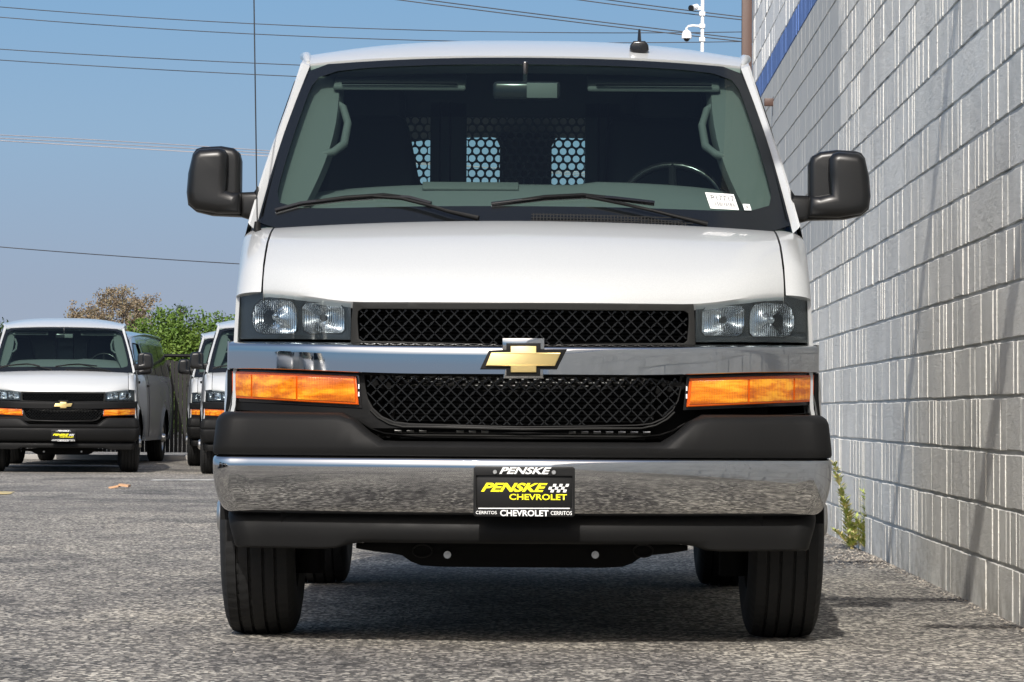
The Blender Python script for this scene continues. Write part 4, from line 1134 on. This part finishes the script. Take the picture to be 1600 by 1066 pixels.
def make_rim():
    bm = bmesh.new(); n = 32
    pts = [(.09, .218), (.10, .212), (.075, .195), (.05, .19), (.045, .15), (.06, .12), (.075, .085), (.105, .075), (.145, .06), (.155, .045), (.158, .0)]
    rings = []
    for i in range(n):
        a = 2 * math.pi * i / n; rings.append([bm.verts.new((x, r * math.cos(a), r * math.sin(a))) for x, r in pts[:-1]])
    for i in range(n):
        a, b = rings[i], rings[(i + 1) % n]
        for j in range(len(pts) - 2): bm.faces.new((a[j], b[j], b[j + 1], a[j + 1]))
    bm.faces.new([r_[-1] for r_ in rings])
    ring2 = [bm.verts.new((-.09, .218 * math.cos(2 * math.pi * i / n), .218 * math.sin(2 * math.pi * i / n))) for i in range(n)]
    for i in range(n): bm.faces.new((rings[i][0], rings[(i + 1) % n][0], ring2[(i + 1) % n], ring2[i]))
    bm.faces.new(ring2)
    bmesh.ops.recalc_face_normals(bm, faces=bm.faces)
    me = bpy.data.meshes.new('rim'); bm.to_mesh(me); bm.free(); me.materials.append(STEEL); me.shade_smooth(); me.set_sharp_from_angle(angle=R(30)); return me

GV = 'white work vans parked on the lot'
van = make_van('large white cargo van facing forward with chrome bumper and gold emblem', GV, near=True)
# ---- things only the near van shows: roof antenna, whip antenna, partition, stickers
x, z = at(999, 84, 1.62)
x, zz = at(999, 82, 1.62)
f = (1.62 - 1.36); sa = plate('roof_antenna', [[at(px, py, 1.46) for px, py in ((990, 64), (1008, 64), (1013, 70), (1014, 78), (1008, 84), (998, 86), (989, 84), (984, 77), (985, 70))]],    .10, GLOSSBLK, van, 1.455, .008, None, 0, 3, 60)
bm = bmesh.new(); a, b = at(999, 80, 1.48), at(999, 47, 1.56)
add_cyl(bm, (a[0], 1.48, a[1]), (b[0], 1.56, b[1]), .0095, .0045, 12); bm_done(bm, 'fin', GLOSSBLK, sa)
a = at(402, 352, .80); b = at(402.5, 356, .80)
bm = bmesh.new(); add_cyl(bm, (a[0], .80, a[1] - .02), (a[0], .80, a[1] + .012), .014, .009, 12); wa = bm_done(bm, 'antenna_base', BLACK, van)
t_ = at(397, 0, .86); dirx = (t_[0] - a[0]) / (t_[1] - a[1])
tube_obj('whip_antenna', [(a[0], .80, a[1]), (a[0] + dirx * .95, .87, a[1] + .95)], .0022, GLOSSBLK, wa, 6)
# perforated partition behind the seats
PY = 2.47
def make_partition():
    root = box_obj('partition', (0, PY + .02, .95), (1.80, .03, 1.16), PARTN, van, .002)
    pc = at(918, 250, PY)[0], at(725, 250, PY)[0]
    px_, pz_ = .0327, .0327 * .866; rad = .0128
    for (xa, xb, za, zb) in ((pc[1] - .002, pc[0] + .002, 1.535, 1.855), (-.53, at(678, 250, PY)[0], 1.535, 1.855), (-at(678, 250, PY)[0], .53, 1.535, 1.855)):
        bm = bmesh.new(); nz = int((zb - za) / pz_)
        h = px_ / 2; cir = 12
        for r_ in range(nz):
            z0 = za + (r_ + .5) * pz_; x0 = xa + (h if r_ % 2 else 0) + h
            while x0 < xb - h * .4:
                hexv = [bm.verts.new((x0 + px_ / math.sqrt(3) * math.sin(k * math.pi / 3), PY, z0 + px_ / math.sqrt(3) * math.cos(k * math.pi / 3))) for k in range(6)]
                circ = [bm.verts.new((x0 + rad * math.sin(k * 2 * math.pi / cir), PY, z0 + rad * math.cos(k * 2 * math.pi / cir))) for k in range(cir)]
                for k in range(6):
                    A_, B2 = hexv[k], hexv[(k + 1) % 6]; c0, c1, c2 = circ[2 * k], circ[2 * k + 1], circ[(2 * k + 2) % cir]
                    bm.faces.new((A_, c1, c0)); bm.faces.new((A_, B2, c1)); bm.faces.new((B2, c2, c1))
                x0 += px_
        bmesh.ops.remove_doubles(bm, verts=bm.verts, dist=2e-4)
        bm_done(bm, 'perforated_panel', PARTN, root, 0, recalc=False)
    # frame panels around the perforations
    c0, c1 = pc[1] - .002, pc[0] + .002; l1 = at(678, 250, PY)[0]
    for (xa, xb, za, zb) in ((l1 - .014, c0 + .012, 1.5, 1.9), (c1 - .012, -l1 + .014, 1.5, 1.9), (-.74, -.505, 1.5, 1.9), (.505, .74, 1.5, 1.9), (-.70, .70, 1.845, 2.06)):
        box_obj('frame_panel', ((xa + xb) / 2, PY - .003, (za + zb) / 2), (xb - xa, .02, zb - za), PARTN, root, .002)
    for px in (688, 704, 935, 950): 
        x = at(px, 200, PY)[0]; box_obj('frame_rib', (x, PY - .02, 1.7), (.006, .012, .40), DARK, root, 0)
make_partition()
# stickers on the windshield
def on_glass(px, py, lift=.004):
    lo, hi_ = 0.0, 1.0
    for _ in range(40):
        v = (lo + hi_) / 2; p = ws(0, v)
        for __ in range(4):
            q = at(px, py, p.y); u = q[0] / (.888 - .138 * v + .008 * math.sin(v * math.pi)); p = ws(max(-1, min(1, u)), v)
        if q[1] > p.z: lo = v
        else: hi_ = v
    return p + Vector((0, -lift, lift))
def sticker(corners, name='sticker'):
    bm = bmesh.new(); c = [on_glass(*p) for p in corners]
    n = (c[1] - c[0]).cross(c[3] - c[0]).normalized()
    if n.y > 0: n = -n
    v = [bm.verts.new(p) for p in c] + [bm.verts.new(p + n * .001) for p in c]
    bm.faces.new(v[:4][::-1]); bm.faces.new(v[4:])
    for k in range(4): bm.faces.new((v[k], v[(k + 1) % 4], v[4 + (k + 1) % 4], v[4 + k]))
    return bm_done(bm, name, WHITEP, van, 0), c, n
def on_sticker(par, c, n, s_, u0, u1, v0, v1, bold=.0):
    cu = bpy.data.curves.new('t', 'FONT'); cu.body = s_; cu.offset = bold; cu.resolution_u = 3
    ob = bpy.data.objects.new('t', cu); me = bpy.data.meshes.new_from_object(ob); bpy.data.objects.remove(ob); bpy.data.curves.remove(cu)
    xs_ = [v.co.x for v in me.vertices]; ys_ = [v.co.y for v in me.vertices]; ax, bx, ay, by_ = min(xs_), max(xs_), min(ys_), max(ys_)
    for v in me.vertices:
        u = u0 + (v.co.x - ax) / (bx - ax) * (u1 - u0); t = v1 - (v.co.y - ay) / (by_ - ay) * (v1 - v0)
        v.co = c[0] + (c[1] - c[0]) * u + (c[3] - c[0]) * t + n * .0016
    return link('lettering', me, INK, par, 0)
st_, c_, n_ = sticker([(1101.5, 303), (1146, 306), (1154.5, 330.5), (1110, 328)])
on_sticker(st_, c_, n_, 'P17717', .15, .97, .15, .47, .0)
bm = bmesh.new(); rng = random.Random(4); u = .2
while u < .9:
    wdt = rng.uniform(.010, .028)
    q = [c_[0] + (c_[1] - c_[0]) * a + (c_[3] - c_[0]) * b + n_ * .0016 for a, b in ((u, .58), (u + wdt, .58), (u + wdt, .82), (u, .82))]
    bm.faces.new([bm.verts.new(p) for p in q]); u += wdt + rng.uniform(.015, .04)
bm_done(bm, 'barcode', INK, st_, 0)
st_, c_, n_ = sticker([(1160, 321), (1171, 321.5), (1174, 331), (1163, 330.8)])
on_sticker(st_, c_, n_, 'X', .32, .68, .2, .8, .03)

# ------------------------------------------------------------------ the other vans, copied with their parts
SKIP = {'roof_antenna', 'antenna_base', 'partition', 'sticker', 'dash_tray', 'control_arm', 'tow_eye', 'air_slots', 'slot_clips'}
SWAP = {'bar_return': BLACK, 'rear_window': FRIT, 'bumper': BLACK, 'crossbar': BLACK, 'crossbar_end': BLACK, 'emblem_base': BLACK}
def kids(o): return [c for c in o.children]
bpy.context.view_layer.update()
def copy_tree(o, parent, paint):
    base = o.name.split('.')[0]
    if base in SKIP: return None
    c = o.copy(); COL.objects.link(c); c.parent = parent
    if c.type == 'MESH':
        if base in SWAP:
            c.material_slots[0].link = 'OBJECT'; c.material_slots[0].material = SWAP[base]
        elif paint is not None:
            for sl_ in c.material_slots:
                if sl_.material is PAINT: sl_.link = 'OBJECT'; sl_.material = paint
    for ch in kids(o): copy_tree(ch, c, paint)
    return c
def place_van(x, y, rz, label, paint=None, name='cargo_van', sc=1.0):
    r = van.copy(); r.name = name; COL.objects.link(r); r.location = (x, y, 0); r.rotation_euler.z = R(rz); r['label'] = label
    for ch in kids(van): copy_tree(ch, r, paint)
    return r
def van_x(px, D): return ray(px, 600, D).x
left_van = place_van(-5.87, 43.7, 7.4, 'white cargo van with black bumper, farther off at the left edge of the lot')
silver = place_van(-6.70, 50.1, 0.0, 'silver grey passenger van parked behind the far left white van', SILVER, 'passenger_van')
del silver['group']
r1 = place_van(-3.10, 43.0, 4.3, 'white van half hidden behind the big van, nearer of the two on its left')
r2 = place_van(-3.87, 49.2, 4.5, 'white van behind the big van, farther and leftmost of the hidden pair')
for v_ in (left_van, silver, r1, r2): v_.scale = (1, 1, .958); v_.location.z = GZ
for (x_, y_, a_, lb) in ((-7.6, 3.2, 76, 'white van off to the left of the frame, mirrored nearest the bar end'), (-7.4, 6.4, 84, 'white van off to the left of the frame, mirrored between two others'), (-7.7, 9.8, 97, 'white van off to the left of the frame, mirrored closest to the emblem')):
    place_van(x_, y_, a_, lb)
# side windows of the passenger van
for sx in (-1, 1):
    for (ya, yb) in ((2.35, 3.35), (3.42, 4.40), (4.47, 5.45)):
        ys_ = [ya + (yb - ya) * i / 8 for i in range(9)]; zs_ = [1.40, 1.5, 1.6, 1.7, 1.8, 1.9]
        bm = bmesh.new(); grid_faces(bm, [[(sx * (hw(y, z) + .006), y, z) for y in ys_] for z in zs_], flip=sx > 0)
        bm_done(bm, 'side_window', FRIT, silver, 40, recalc=False)
